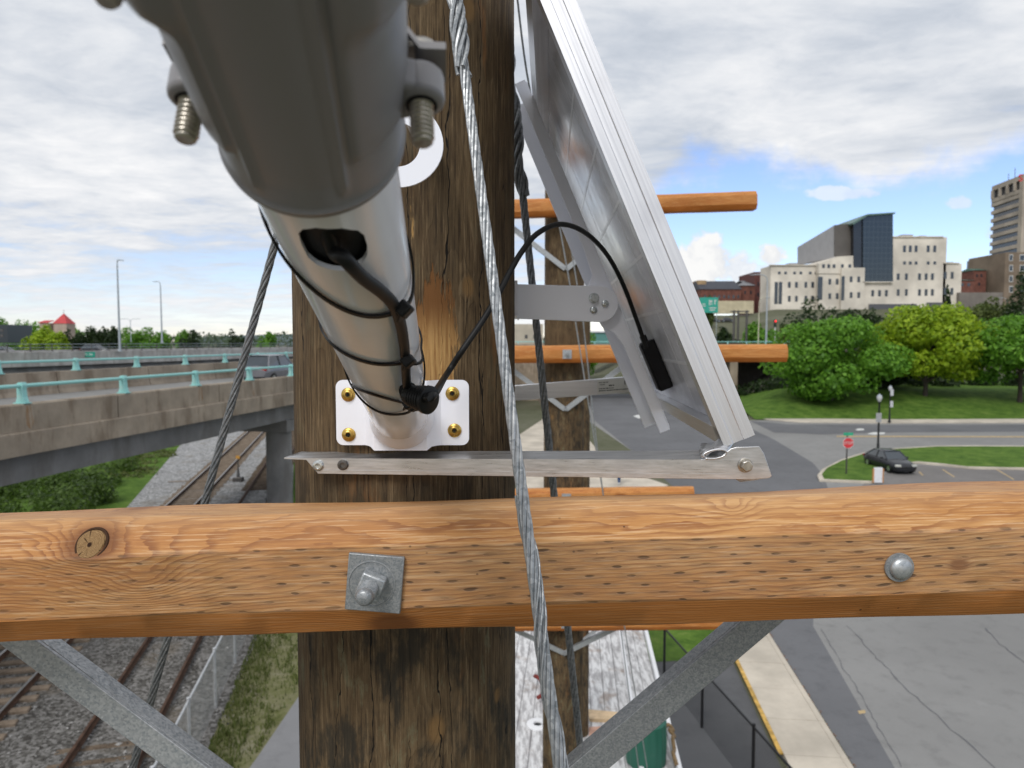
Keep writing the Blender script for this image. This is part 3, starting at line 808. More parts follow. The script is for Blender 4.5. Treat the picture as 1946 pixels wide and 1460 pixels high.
# clamp ears with their bolts
def threaded(c, d, r, L, n=22):
    pf = [(r * .9, 0)]; k = int(L / .0016)
    for i in range(k): pf += [(r, .0016 * i + .0005), (r, .0016 * i + .0008), (r * .80, .0016 * i + .0014)]
    pf += [(r * .86, L), (r * .7, L + .0006), (.0001, L + .0007)]
    return MB().lathe(pf, c, d, n)
def clamp(sx, c, tilt):
    dn = (-TU + TS * tilt).normalized()
    si = TS * sx
    mb = MB(); n = 28; prof = []
    # lug: a boss round the bolt blended into the body by a web
    for k in range(n):
        a = 2 * pi * k / n
        prof.append(c + si * (.0074 * cos(a)) + TW * (.0080 * sin(a)))
    mb.prism(prof, dn * .0115)
    inner = c - si * .014
    mb.prism([c + TW * .0076, c - TW * .0076, inner - TW * .0115, inner + TW * .0115], dn * .0110)
    lug = obj('clamp_lug', mb, M['cast'], lamp, bevel=.0022, seg=3)
    obj('lug_bore', MB().lathe([(.0001, 0), (.0050, 0), (.0050, .0006), (.0001, .0006)], c + dn * .0112, dn, 24), M['black_matt'], lug)
    obj('clamp_bolt', threaded(c + dn * .0112, dn, .0038, .0135), M['steel'], lamp, smooth=30)
    # saddle strap above, bent sheet
    pts = []
    for i in range(15):
        q = i / 14; pts.append(c - dn * (.003 + .016 * max(0, (q - .42)) ** 1.0 * 1.8) + si * (.0082 - .0190 * q))
    row1 = [p + TW * .0078 for p in pts]; row0 = [p - TW * .0078 for p in pts]
    mb = MB(); mb.grid([row0, row1]); r0 = [p - dn * .0026 for p in row0]; r1 = [p - dn * .0026 for p in row1]
    mb.grid([r1, r0]); mb.grid([row1, r1]); mb.grid([r0, row0])
    obj('clamp_strap', mb, M['cast'], lamp, smooth=50)
    obj('bolt_head', MB().lathe([(.0060, 0), (.0064, .0010), (.0056, .0036), (.0030, .0052), (.0001, .0054)], c - dn * .0058, -dn, 24), M['steel'] if sx > 0 else M['black_matt'], lamp, smooth=60)
clamp(-1, P(374, 134, .231), -.06)
clamp(1, P(799, 140, .231), .03)
for (u, v, Y, sx) in ((203, 2, .178, -1), (792, -6, .178, 1)):
    c = P(u, v, Y); obj('clamp_bolt', threaded(c + TU * .016, -TU, .0033, .016), M['steel'], lamp, smooth=30)
    mb = MB(); n = 20
    mb.prism([c + TU * .006 + TS * (.0078 * cos(2 * pi * k / n)) + TW * (.008 * sin(2 * pi * k / n)) for k in range(n)], TU * .014)
    mb.prism([c + TU * .007 + TW * .008, c + TU * .007 - TW * .008, c + TU * .007 - TS * sx * .018 - TW * .011, c + TU * .007 - TS * sx * .018 + TW * .011], TU * .012)
    obj('clamp_lug', mb, M['cast'], lamp, bevel=.002)

# cable out of the slot, gland, and on to the panel
cab = thing('power_cable', 'black cable from the lamp tube looping across to the solar panel', 'cable', TA)
rc_ = .0031
path = [TA + TW * (surf(600, 440)[1] + .06), TA + TW * (surf(605, 440)[1] + .03) - TU * .010, surf(628, 462, TR - .004)[0], surf(655, 492, TR + .004)[0], surf(690, 528, TR + .0055)[0], surf(724, 554, TR + .005)[0], surf(748, 580, TR + .0045)[0], surf(761, 615, TR + .0042)[0],
        surf(768, 655, TR + .0040)[0], surf(771, 690, TR + .0040)[0], surf(772, 720, TR + .0045)[0], surf(776, 748, TR + .006)[0]]
obj('thick_lead', MB().tube(spline(path, 9), rc_, 16), M['black'], cab, smooth=60)
g0 = surf(781, 752, TR + .012)[0]; g1 = P(836, 766, g0.y - .016); gd = (g1 - g0).normalized()
obj('gland_sleeve', MB().lathe([(.0040, -.0050), (.0066, -.0048), (.0064, -.002), (.0062, .003), (.0062, .0034), (.0062, .006), (.0040, .006)], surf(776, 746, TR + .006)[0], (surf(777, 756, TR + .006)[0] - surf(775, 735, TR + .006)[0]), 30), M['black'], cab)
pf = [(.0001, -.006), (.0082, -.0055), (.0096, -.003)]
for i in range(5): pf += [(.0108 + .0006 * i, .0012 + .0034 * i), (.0108 + .0006 * i, .0032 + .0034 * i), (.0100 + .0006 * i, .0036 + .0034 * i)]
pf += [(.0132, .0182), (.0142, .0190), (.0142, .0225), (.0120, .0236), (.0001, .0238)]
pf = [(a * .70, b * .78) for a, b in pf]
obj('cable_gland', MB().lathe(pf, g0, gd, 36), M['black'], cab, smooth=35)
thin = [g0 + gd * .012, P(824, 750, g0.y - .004), P(846, 716, .684), P(880, 664, .700), P(915, 613, .710), P(945, 563, .722), P(970, 515, .740), P(992, 478, .760), P(1020, 445, .79), P(1058, 427, .835), P(1095, 433, .880), P(1130, 457, .925), P(1160, 494, .960), P(1186, 545, .988), P(1206, 598, 1.005), P(1221, 640, 1.012), P(1228, 662, 1.013)]
obj('thin_lead', MB().tube(spline(thin, 8), .0031, 14), M['black'], cab, smooth=60)

# cable ties
def tie(label, hx, pts, rr=.0013):
    """strap in the plane through three points of the tube's surface, head at hx"""
    p = [surf(u, v, TR + .0012)[0] for u, v in pts]
    nrm = (p[1] - p[0]).cross(p[2] - p[0]).normalized()
    o = thing('cable_tie', label, 'cable tie', surf(*hx)[0], group='black cable ties round the white tube')
    lp = []
    for k in range(72):
        a = 2 * pi * k / 72; base = tpt(0, a, TR + .0010); t = (p[0] - base).dot(nrm) / TW.dot(nrm)
        q = base + TW * t
        hd = surf(*hx, TR)[0]; dd = (q - hd).length
        q += (q - (TA + TW * (q - TA).dot(TW))).normalized() * .0075 * math.exp(-(dd / .011) ** 2)      # rides over the cable
        lp.append(q)
    e1 = []; mb = MB(); rows = []
    for q in lp + lp[:1]:
        rad_ = (q - (TA + TW * (q - TA).dot(TW))).normalized()
        rows.append([q - TW * .0020 - rad_ * .0004, q - TW * .0020 + rad_ * .0009, q + TW * .0020 + rad_ * .0009, q + TW * .0020 - rad_ * .0004, q - TW * .0020 - rad_ * .0004])
    mb.grid(rows); obj('strap', mb, M['black'], o, smooth=40)
    hp, t, ph = surf(*hx, TR + .0085); rad_ = (hp - (TA + TW * t)).normalized(); tn = rad_.cross(TW)
    rm = Matrix((tn, TW, rad_)).transposed() @ Matrix.Rotation(RAD(-14), 3, 'Z')
    obj('ratchet_head', MB().box(hp, (.0075, .0088, .0066), rm), M['black'], o, bevel=.0011)
    obj('tail', MB().box(hp + tn * .0035 - TW * .004, (.0022, .0095, .0016), rm @ Matrix.Rotation(RAD(28), 3, 'Z')), M['black'], o, bevel=.0003)
tie('uppermost black cable tie, just below the slot in the white tube', (768, 588), [(598, 553), (665, 593), (748, 593)])
tie('middle black cable tie round the white tube', (776, 686), [(643, 664), (700, 689), (762, 689)])
tie('third black cable tie down, slanting above the gland', (777, 768), [(688, 742), (728, 755), (770, 766)], .001)
tie('lowest black cable tie, drooping to the foot of the white tube', (786, 772), [(698, 770), (735, 787), (770, 781)], .001)

# white C-shaped plate on the pole beside the lamp
cw = thing('hook_plate', 'white C-shaped metal hook plate on the pole beside the lamp head', 'bracket', P(762, 278, .62))
mb = MB(); c0 = P(757, 275, .62); pts = []
for i in range(25):
    a = RAD(-100 + 188 * i / 24); pts.append((.0385 * cos(a), .0360 * sin(a)))
for i in range(21):
    a = RAD(86 - 186 * i / 20); pts.append((.0185 * cos(a), .0185 * sin(a)))
mb.prism([c0 + Vector((x, 0, z)) for x, z in pts], (0, .0025, 0))
obj('plate', mb, M['white'], cw)
obj('stem', MB().b2((c0.x + .004, .6225, c0.z + .022), (c0.x + .024, .757, c0.z + .030)), M['white'], cw, bevel=.001)

# ------------------------------------------------------------------ solar panel
PO = P(1377, 850, .712)
pb = (P(1030, 0, .712) - PO).normalized()
pa = (P(1203, 745, 1.50) - PO); LA = pa.length; pa.normalize()
pb = (pb - pa * pb.dot(pa)).normalized(); pn = pb.cross(pa).normalized()
if pn.x < 0: pn = -pn
LB = .525; TH = .0325
def pp(i, j, k): return PO + pa * i + pb * j + pn * k
def onplane(u, v, k):
    dq = ray(u, v); s = (PO + pn * k - CAM).dot(pn) / dq.dot(pn); q = CAM + dq * s - PO
    return q.dot(pa), q.dot(pb)
pan = thing('solar_panel', 'tilted aluminium framed solar panel seen edge-on from behind', 'solar panel', PO)
PROF = [(0, 0), (0, .0090), (.0012, .0100), (.0012, .0200), (0, .0210), (0, TH), (.011, TH), (.011, TH - .0015), (.0032, TH - .0015), (.0032, .0015), (.020, .0015), (.020, 0)]
def bar(fn, L0, L1):
    mb = MB(); n = len(PROF)
    mb.add([fn(i, L0, k) for i, k in PROF] + [fn(i, L1, k) for i, k in PROF], [(a, (a + 1) % n, n + (a + 1) % n, n + a) for a in range(n)] + [tuple(range(n))[::-1], tuple(range(n, 2 * n))])
    return mb
def alu_panel(name, axis):       # brushed along the bar, in the panel's own direction
    g = G(name, rough=.34, metal=.9)
    A_ = [tuple(pa), tuple(pb), tuple(pn)]
    co = g.comb(*[g.vm('DOT_PRODUCT', g.co, v) for v in A_])
    k = [260., 260., 420.]; k[axis] = 4.
    st = g.noise(1., g.vm('MULTIPLY', co, tuple(k)), 4, .7); bl = g.noise(9., None, 4, .6)
    c = g.ramp(st, [(.3, (.64, .64, .66)), (.7, (.81, .81, .83))]); c = g.mix(g.step(bl, .52, .72, 0., .3), c, (.46, .45, .47))
    scr = g.voro(34., g.vm('MULTIPLY', co, (1., .35, 1.))); c = g.mix(g.step(scr, .045, .02), c, (.85, .85, .86))
    g.color(c); g.rough(g.lin(st, .3, .7, .32, .48)).bump(st, .10, .0004); return g
MA_, MB_ = alu_panel('panel_frame_up', 1), alu_panel('panel_frame_deep', 0)
for nm, mb, mt in (('frame_rail', bar(lambda i, s, k: pp(i, s, k), 0, LB), MA_), ('frame_rail', bar(lambda i, s, k: pp(LA - i, s, k), 0, LB), MA_),
               ('frame_rail', bar(lambda i, s, k: pp(s, i, k), .0034, LA - .0034), MB_), ('frame_rail', bar(lambda i, s, k: pp(s, LB - i, k), .0034, LA - .0034), MB_)):
    o = obj(nm, mb, mt, pan, smooth=25)
    bm_ = bmesh.new(); bm_.from_mesh(o.data); bmesh.ops.recalc_face_normals(bm_, faces=bm_.faces); bm_.to_mesh(o.data); bm_.free(); o.data.set_sharp_from_angle(angle=RAD(25))
def slab(i0, i1, j0, j1, k0, k1):
    return MB().prism([pp(i0, j0, k0), pp(i1, j0, k0), pp(i1, j1, k0), pp(i0, j1, k0)], pn * (k1 - k0))
obj('glass', slab(.0036, LA - .0036, .0036, LB - .0036, TH - .0055, TH - .0017), M['cell'], pan)
bs = obj('backsheet', slab(.0036, LA - .0036, .0036, LB - .0036, TH - .0070, TH - .0056), M['backsheet'], pan)
for j in (.075, .148, .221, .294, .367, .440):
    obj('cell_line', slab(.006, LA - .006, j - .0022, j + .0022, TH - .0073, TH - .00705), M['ribbon'], bs)
for q in (LA * .30, LA * .62):
    obj('cell_line', slab(q - .0012, q + .0012, .02, LB - .02, TH - .0072, TH - .00704), M['ribbon'], bs)
# junction box on the back
ji, jj = onplane(1241, 696, .010); jt = onplane(1226, 651, .010); jl = abs(jt[1] - jj) * 2
jb = obj('junction_box', slab(ji - .016, ji + .016, jj - jl / 2, jj + jl / 2, .0045, TH - .0075), M['black_matt'], pan, bevel=.002)
obj('box_lid', slab(ji - .0135, ji + .0135, jj - jl / 2 + .003, jj + jl / 2 - .003, .0030, .0044), M['black_matt'], jb, bevel=.0008)
a_ = P(1228, 662, 1.013)
obj('cable_entry', MB().cyl(pp(ji, jj + jl / 2 - .002, .013), pp(ji, jj + jl / 2 + .010, .013), .0052, 18), M['black_matt'], jb)

# white channel mount behind the panel
mnt = thing('panel_mount', 'white steel mounting bracket holding the solar panel to the pole', 'bracket', P(1130, 577, 1.10))
IF = (1.105 - PO.y) / pa.y
def flange(i, thick, k_out, gus, j0, j1):
    """plate standing off the panel's back, in the plane i = const; gus widens it at the pivot"""
    jp = onplane_i(1140, 577, i)
    pts = [(j0, -.001), (j1, -.001), (j1, k_out)]
    if gus: pts += [(jp[0] + .085, k_out), (jp[0] + .045, k_out - .003), (jp[0] + .030, k_out - .018), (jp[0] + .024, gus), (jp[0] - .024, gus), (jp[0] - .034, k_out - .020), (jp[0] - .052, k_out - .006), (jp[0] - .075, k_out)]
    pts += [(j0, k_out)]
    return MB().prism([pp(i, j, k) for j, k in pts], pa * thick)
def onplane_i(u, v, i):
    dq = ray(u, v); s = (PO + pa * i - CAM).dot(pa) / dq.dot(pa); q = CAM + dq * s - PO
    return q.dot(pb), q.dot(pn)
jb0, kb0 = onplane_i(1262, 821, IF); jt0, kt0 = onplane_i(993, 153, IF)
jp0, kp0 = onplane_i(1140, 577, IF)
obj('near_flange', flange(IF, .0025, -.0175, min(kp0 - .012, -.03), jb0, jt0), M['white'], mnt, bevel=.0006)
jb1, _ = onplane_i(1245, 806, IF + .085); jt1, _ = onplane_i(992, 197, IF + .085)
obj('far_flange', flange(IF + .085, .0025, -.0300, None, jb1, jt1), M['white'], mnt, bevel=.0006)
obj('web', slab(IF, IF + .0875, jb0 + .004, jt0 - .004, -.0010, .0000), M['white'], mnt)
yp = 1.092
mb = MB(); pts = [P(983, 540, yp), P(1080, 543, yp), P(1136, 543.5, yp)]
for i in range(13):
    a = RAD(84 - 150 * i / 12); pts.append(P(1139 + 36 * cos(a), 578 - 35 * sin(a), yp))
pts += [P(1141, 612.5, yp), P(1060, 609, yp), P(982, 606, yp)]
for p_ in pts: p_.y = yp
mb.prism(pts, (0, .003, 0)); obj('pivot_arm', mb, M['white'], mnt, bevel=.0008)
x0 = P(983, 540, yp).x
obj('return_flange', MB().b2((x0 + .0004, yp + .0032, P(983, 606, yp).z + .0005), (x0 + .0034, yp + .075, P(983, 540, yp).z - .0005)), M['white'], mnt)
obj('pole_foot', MB().b2((POLE.x + .03, 1.010, P(983, 604, yp).z), (x0 - .0002, 1.165, P(983, 542, yp).z)), M['white'], mnt)
def hexbolt(name, c, d, r, h, matl, par, flange_=1.35):
    e1, e2, w_ = frame(d)
    o = obj(name, MB().lathe([(.0001, 0), (r * flange_, 0), (r * flange_, r * .18), (r * 1.12, r * .34), (.0001, r * .34)], c, d, 28), matl, par)
    mb = MB(); mb.prism([c + w_ * r * .34 + (e1 * cos(pi * k / 3 + .3) + e2 * sin(pi * k / 3 + .3)) * r for k in range(6)], w_ * h)
    obj('bolt_hexagon', mb, matl, o, bevel=r * .12); return o
c = P(1128.5, 567, yp); c.y = yp
hexbolt('hex_bolt', c, (0, -1, 0), .0064, .006, M['zinc'], mnt, 1.25)
for (u, v) in ((1150, 577.5), (1128, 589.5)):
    c = P(u, v, yp); c.y = yp
    obj('pan_screw', MB().lathe([(.0056, 0), (.0058, .0008), (.0050, .0026), (.0030, .0034), (.0016, .0034), (.0014, .0020), (.0001, .0019)], c, (0, -1, 0), 26), M['zinc'], mnt, smooth=35)

# ------------------------------------------------------------------ aluminium angle brackets
def ybr(u): return .747 - .046 * (u - 540) / 920
ab = thing('angle_bracket', 'front aluminium angle bracket across the pole, bolted to the panel corner', 'bracket', P(1000, 880, .73), group='aluminium brackets under the panel')
def Q(u, v, dy=0.): p = P(u, v, ybr(u)); p.y += dy; return p
tops = [(579, 871), (700, 872), (900, 872.5), (1100, 873), (1250, 873.5), (1330, 873.5), (1352, 872.5), (1370, 868.5), (1379, 861), (1389, 853), (1400, 850), (1420, 849.5), (1443, 848.5)]
bots = [(1452, 862), (1467, 905), (1462, 909), (1430, 912), (1396, 911), (1250, 909.5), (1100, 907), (900, 904.5), (700, 902), (604, 900.5)]
mb = MB(); mb.prism([Q(u, v) for u, v in tops + bots], (0, .0018, 0))
obj('front_leg', mb, M['alu_x'], ab, bevel=.0004)
# step line along the extrusion
mb = MB(); mb.prism([Q(600, 893), Q(1000, 897), (Q(1390, 901)), Q(1390, 902.6), Q(1000, 898.6), Q(602, 894.6)], (0, -.0005, 0)); obj('extrusion_ridge', mb, M['alu_x'], ab)
mb = MB(); rows = []
fl = [Q(u, v, .0) for u, v in ((540, 869.5), (579, 871), (900, 872.5), (1250, 873.5), (1332, 873.5))]
bk_ = [Q(566, 862, .014)] + [P(u, v, ybr(u) + dy_) for u, v, dy_ in ((590, 859, .020), (900, 857.5, .012), (1250, 856.5, .019), (1332, 856, .019))]
mb.grid([fl, bk_]); mb.grid([[p - Vector((0, 0, .0016)) for p in bk_], [p - Vector((0, 0, .0016)) for p in fl]])
mb.grid([[p - Vector((0, 0, .0016)) for p in fl], fl]); mb.grid([bk_, [p - Vector((0, 0, .0016)) for p in bk_]])
obj('top_flange', mb, M['alu_x'], ab)
# cut end of the flange, curled over by hand
fa, fb_ = Q(1357, 863.5, -.002), Q(1392, 848, .024); rows = []
for k in range(9):
    c0 = fa + (fb_ - fa) * k / 8; row = []
    for q in range(25):
        a = RAD(-150 + 345 * q / 24); ex, ez = .0118 * (1 - .02 * k), .0042 * (1 + .05 * k)
        row.append(c0 + Vector((ex * cos(a) - .25 * ez * sin(a), 0, ez * sin(a) + .18 * ex * cos(a))))
    rows.append(row)
mb = MB(); mb.grid(rows)
fl_o = obj('curled_flap', mb, M['alu_x'], ab, smooth=70)
sm = fl_o.modifiers.new('sheet', 'SOLIDIFY'); sm.thickness = .0012; sm.offset = 0
mb = MB(); mb.grid([[Q(1333, 868, -.001), Q(1350, 858, -.001), Q(1372, 852, .0)], [Q(1331, 863, .006), Q(1346, 853, .006), Q(1370, 850, .008)], [Q(1340, 846, .015), Q(1352, 846.5, .016), Q(1376, 847, .018)]])
fl_o = obj('torn_tip', mb, M['alu_x'], ab, smooth=70); sm = fl_o.modifiers.new('sheet', 'SOLIDIFY'); sm.thickness = .0012
mb = MB(); mb.prism([Q(1398, 911.5, .002), Q(1463, 908, .002), Q(1440, 917, .010), Q(1414, 921, .012)], (0, .0015, 0)); obj('folded_tab', mb, M['alu_x'], ab)
for (u, v, mt, nm) in ((605, 885, M['zinc'], 'screw'), (652, 883.5, M['dark_steel'], 'screw')):
    c = Q(u, v)
    obj(nm, MB().lathe([(.0055, 0), (.0056, .0020), (.0046, .0030), (.0030, .0032), (.0028, .0020), (.0001, .0018)], c, (0, -1, 0), 24), mt, ab, smooth=35)
hexbolt('end_bolt', Q(1416, 884), (0, -1, 0), .0058, .0055, M['steel'], ab, 1.28)

YF = 1.455
fb = thing('angle_bracket', 'rear aluminium bracket with a small printed label, seen past the pole', 'bracket', P(1100, 740, YF), group='aluminium brackets under the panel')
def Q2(u, v, dy=0.): p = P(u, v, YF); p.y += dy; return p
mb = MB(); mb.prism([Q2(940, 736.5), Q2(1191, 717), Q2(1202, 746), Q2(940, 764.5)], (0, .002, 0)); obj('front_leg', mb, M['alu_x'], fb, bevel=.0004)
mb = MB(); mb.prism([Q2(940, 736.5, .0022), Q2(1191, 717, .0022), Q2(1191, 717, .024), Q2(940, 736.5, .024)], (0, 0, -.0018)); obj('top_flange', mb, M['alu_x'], fb)
obj('pole_spacer', MB().b2((POLE.x - .02, .985, Q2(960, 762).z), (Q2(940, 736, 0).x + .02, YF + .03, Q2(960, 740).z)), M['alu_y'], fb)
lb = obj('printed_label', (lambda mb: mb.prism([Q2(1135, 723, -.0003), Q2(1192, 719, -.0003), Q2(1200, 744, -.0003), Q2(1135, 749, -.0003)], (0, .0002, 0)))(MB()), mat_plain('clear_label', (.62, .60, .56), .4), fb)
lab_x = (Q2(1192, 740) - Q2(1138, 744)).normalized(); lab_z = lab_x.cross(Vector((0, -1, 0))) * -1
if lab_z.z < 0: lab_z = -lab_z
mb = MB()
for (u0, u1, v, hgt) in ((1138, 1156, 727, 1.2), (1140, 1150, 731, 1.5), (1157, 1167, 733, 2.4), (1138, 1166, 738.5, 1.5), (1138, 1196, 742.5, 1.5)):
    u = u0
    while u < u1:
        wd = random.uniform(1.2, 4.5); sl_ = -.075 * (u - 1138)
        mb.prism([Q2(u, v + sl_, -.0005), Q2(min(u + wd, u1), v + sl_ - .075 * wd, -.0005), Q2(min(u + wd, u1), v + sl_ + hgt, -.0005), Q2(u, v + sl_ + hgt, -.0005)], (0, .0001, 0)); u += wd + random.uniform(.6, 1.3)
for (p0, p1) in (((1187.5, 731), (1187.5, 722)), ((1187.5, 722), (1193, 731)), ((1193, 731), (1193, 722))):
    a, b = Q2(*p0, -.0005), Q2(*p1, -.0005); mb.cyl(a, b, .0009, 5)
obj('small_print', mb, M['black_matt'], lb)

# ------------------------------------------------------------------ second and third pole with their arms
def far_arm(px, py, z, u1, knot=None):
    p = Vector((px, py, z)); return p
P2, P3 = Vector((.352, 4.80, 0)), Vector((.855, 8.95, 0))
tag(obj('utility_pole', pole_mb(.134, 0, H + 1.10, .012), M['pole_far'], loc=P2, local=True, smooth=60), 'second wooden pole in the row, carrying four orange crossarms', 'pole', 'wooden utility poles in a row')
tag(obj('utility_pole', pole_mb(.130, 0, H + .55, .012), M['pole_far'], loc=P3, local=True, smooth=60), 'third wooden pole, standing just behind the second one', 'pole', 'wooden utility poles in a row')
beam = arm_mb(-1.2, 1.2, 24, .6)
bolt_proto = None
def crossarm_far(label, pole, z, half, roll, tilt_y, brace_drop, rr=.134, nut=True):
    o = thing('crossarm', label, 'crossarm', (pole.x, pole.y - rr - .062, z), group='timber crossarms on the poles')
    o.rotation_euler = (0, roll, tilt_y)
    mb = MB(); mb.v = [(x * half / 1.2, y, z_) for x, y, z_ in beam.v]; mb.f = list(beam.f)
    obj('beam', mb, M['arm_far'], o, local=True, smooth=22)
    w_ = obj('plate_washer', MB().box((0, -.0585, 0), (.058, .006, .058)), M['galv'], o, local=True)
    obj('bolt', MB().lathe([(.012, 0), (.012, .028), (.0001, .029)], (0, -.0615, 0), (0, -1, 0), 10), M['galv_dark'], o, local=True)
    b = thing('crossarm_brace', '', 'brace', (pole.x, pole.y - rr - .012, z), group='galvanised crossarm braces')
    for s_ in (-1, 1):
        mb = MB(); p0, p1 = Vector((.004 * s_, 0, -brace_drop)), Vector((s_ * .46, .0, -.02 + (.46 * s_) * sin(-roll)))
        dq = (p1 - p0).normalized(); nn = Vector((-dq.z, 0, dq.x)) * .016
        mb.prism([p0 + nn, p1 + nn, p1 - nn, p0 - nn], (0, .006, 0))
        mb.prism([p0 + nn + Vector((0, .0062, 0)), p1 + nn + Vector((0, .0062, 0)), p1 + nn * .7 + Vector((0, .0062, 0)), p0 + nn * .7 + Vector((0, .0062, 0))], (0, .02, 0))
        obj('brace_leg', mb, M['galv'], b, local=True)
    obj('bolt', MB().lathe([(.010, 0), (.010, .016), (.0001, .017)], (0, -.003, -brace_drop), (0, -1, 0), 10), M['galv_dark'], b, local=True)
    return o, b
zc = lambda v, Y: H + (650 - v) / F * Y
ya = P2.y - .196
c1, v1 = crossarm_far('topmost orange crossarm on the second pole, against the sky', P2, zc(398, ya), 1.20, RAD(-1.9), 0, .385)
v1['label'] = 'pale V-shaped brace under the topmost crossarm of the second pole'
c2, v2 = crossarm_far('thick orange crossarm level with the overpass on the second pole', P2, zc(673, ya), 1.42, RAD(-.25), RAD(.6), .365)
v2['label'] = 'pale V-shaped brace in front of the road, below the second crossarm'
c3, v3 = crossarm_far('third crossarm on the second pole, peeping over the nearest arm', P2, zc(946, ya), .83, RAD(-.8), 0, .36)
for ch in list(v3.children): bpy.data.objects.remove(ch)
bpy.data.objects.remove(v3)
c4, v4 = crossarm_far('lowest crossarm on the second pole, showing under the nearest arm', P2, zc(1190, ya), 1.03, RAD(-.5), 0, .245)
v4['label'] = 'pale V-shaped brace above the white deck on the second pole'
c5, v5 = crossarm_far('crossarm of the third pole, low behind the nearest arm', P3, H - 3.45, 1.0, 0, 0, .36, .130)
v5['label'] = 'V-shaped brace on the third pole above the white deck'
for nm, pts in (('thin pale guy wire hanging in front of the second pole', [(1058, 400, 4.2), (1083, 541, 4.25), (1098, 640, 4.28), (1114, 740, 4.3), (1140, 900, 4.35), (1230, 1460, 4.5)]),
                ('second thin pale guy wire, right of the second pole', [(1080, 440, 4.4), (1108, 610, 4.45), (1124, 760, 4.5), (1136, 860, 4.52), (1206, 1400, 4.7)])):
    q = [P(*p) for p in pts]; dq = (q[-1] - q[-2]).normalized(); q.append(q[-1] + dq * (q[-1].z / -dq.z))
    tag(obj('service_wire', MB().tube(q, .0042, 6), M['strand'], loc=q[0]), nm, 'wire')

# ------------------------------------------------------------------ ground sheets
def sst(x, a, b):
    t = max(0., min(1., (x - a) / (b - a))); return t * t * (3 - 2 * t)
def hgt(X, Y):
    """terrain height: flat yard and roads, a grass bank beyond the road on the right, the city hill behind"""
    if Y < 60: return 0.
    r = X / Y
    bank = sst(Y, 84, 100) * 2.2 * sst(X, 24 + max(0, Y - 84) * .35, 34 + max(0, Y - 84) * .35)
    hill = sst(Y, 128, 265) * 19. * sst(r, .10, .22) + sst(Y, 250, 420) * 14 * sst(r, .45, .75)
    far = sst(Y, 500, 1400) * 22 * sst(-r, .25, .75)
    return bank + hill + far
ys = [-60, -30, -10] + [i * 6 for i in range(1, 50)] + [310, 340, 380, 430, 500, 600, 750, 950, 1250, 1700, 2500, 3600]
xs = [-2600, -1500, -900, -600, -420, -300, -220, -160, -120] + [i * 6 for i in range(-16, 50)] + [320, 360, 420, 500, 650, 900, 1500, 2600]
rows = [[(x, y, hgt(x, y)) for x in xs] for y in ys]
mb = MB(); mb.grid(rows); mb.f = [q if (Vector(mb.v[q[1]]) - Vector(mb.v[q[0]])).cross(Vector(mb.v[q[2]]) - Vector(mb.v[q[0]])).z > 0 else q[::-1] for q in mb.f]
struct('ground', mb, M['terrain'])
def sheet(name, pts, z, mat, world_=False):
    q = [Vector((x, y, z)) for x, y in pts] if world_ else [GR(u, v) for u, v in pts]
    q = [Vector((p.x, p.y, z)) for p in q]
    nrm = sum(((q[i].cross(q[(i + 1) % len(q)])).z for i in range(len(q))))
    if nrm < 0: q.reverse()
    mb = MB().add(q, [tuple(range(len(q)))])
    bm = bmesh.new(); me = bpy.data.meshes.new('t'); me.from_pydata(mb.v, [], mb.f); bm.from_mesh(me); bmesh.ops.triangulate(bm, faces=bm.faces)
    out = MB(); out.v = [tuple(v.co) for v in bm.verts]; bm.verts.index_update(); out.f = [tuple(v.index for v in f.verts) for f in bm.faces]; bm.free(); bpy.data.meshes.remove(me)
    return struct(name, out, mat, smooth=0)
TX = lambda Y, o=0.: -14.4 - .2319 * (Y - 21.46) + o              # railway track axis
sheet('ballast', [(TX(-5, -5.5), -5), (TX(-5, 6.6), -5), (TX(150, 6.6), 150), (TX(150, -9), 150), (TX(45, -9.5), 45)], .004, M['gravel'], True)
sheet('gravel_yard', [(TX(36, -7.0), 36), (TX(30, -4), 30), (TX(26, 6.5), 26), (TX(26, 11), 26), (TX(140, 14), 140), (TX(140, -7.), 140)], .008, M['gravel_light'], True)
sheet('grass_verge', [(-8.4 + .3, 22.4), (-6.9, 15.4), (-6.1, 9), (-5.2, 9), (-5.2, 15), (-5.0, 24), (-5.0, 40), (-12.5, 40)], .012, M['grass_dry'], True)
sheet('footpath', [(-5.95, 8), (-5.85, 13.0), (-5.70, 15.5), (-5.58, 18.5), (-5.2, 24), (-.6, 30), (1.2, 30), (.2, 8)], .016, M['path'], True)
sheet('grass_strip', [(-60, 26), (-18.5, 30), (-21.5, 39), (-29.0, 61), (-34, 75), (-60, 90), (-90, 50)], .012, M['grass'], True)
sheet('grass_patch', [(556, 960), (566, 960), (700, 800), (690, 760), (560, 790)], .016, M['grass'])
# streets on the right
sheet('street', [(1640, 1485), (1600, 1420), (1462, 1200), (1375, 1065), (1292, 935), (1205, 860), (1118, 800), (1100, 735), (1330, 735), (1400, 785), (1470, 798), (1700, 799), (2600, 795), (3400, 1200), (3600, 1800), (1900, 1800)], .004, M['asphalt'])
sheet('newer_asphalt', [(1130, 800), (1112, 740), (1300, 739), (1360, 770), (1412, 808), (1470, 835), (1545, 880), (1566, 905), (1580, 950), (1550, 1100), (1545, 1190), (1600, 1285), (1700, 1460), (1720, 1500), (1650, 1500), (1462, 1204), (1294, 939), (1210, 864)], .008, M['asphalt_dark'])
sheet('far_lane', [(1425, 800), (1500, 807), (1700, 808), (2600, 806), (2600, 817), (1700, 822), (1560, 826), (1470, 822)], .012, M['asphalt_dark'])
sheet('yellow_line', [(1590, 828.6), (1946, 829.4), (2400, 830), (2400, 832.2), (1946, 831.6), (1590, 830.8)], .016, M['yellow_thin'])
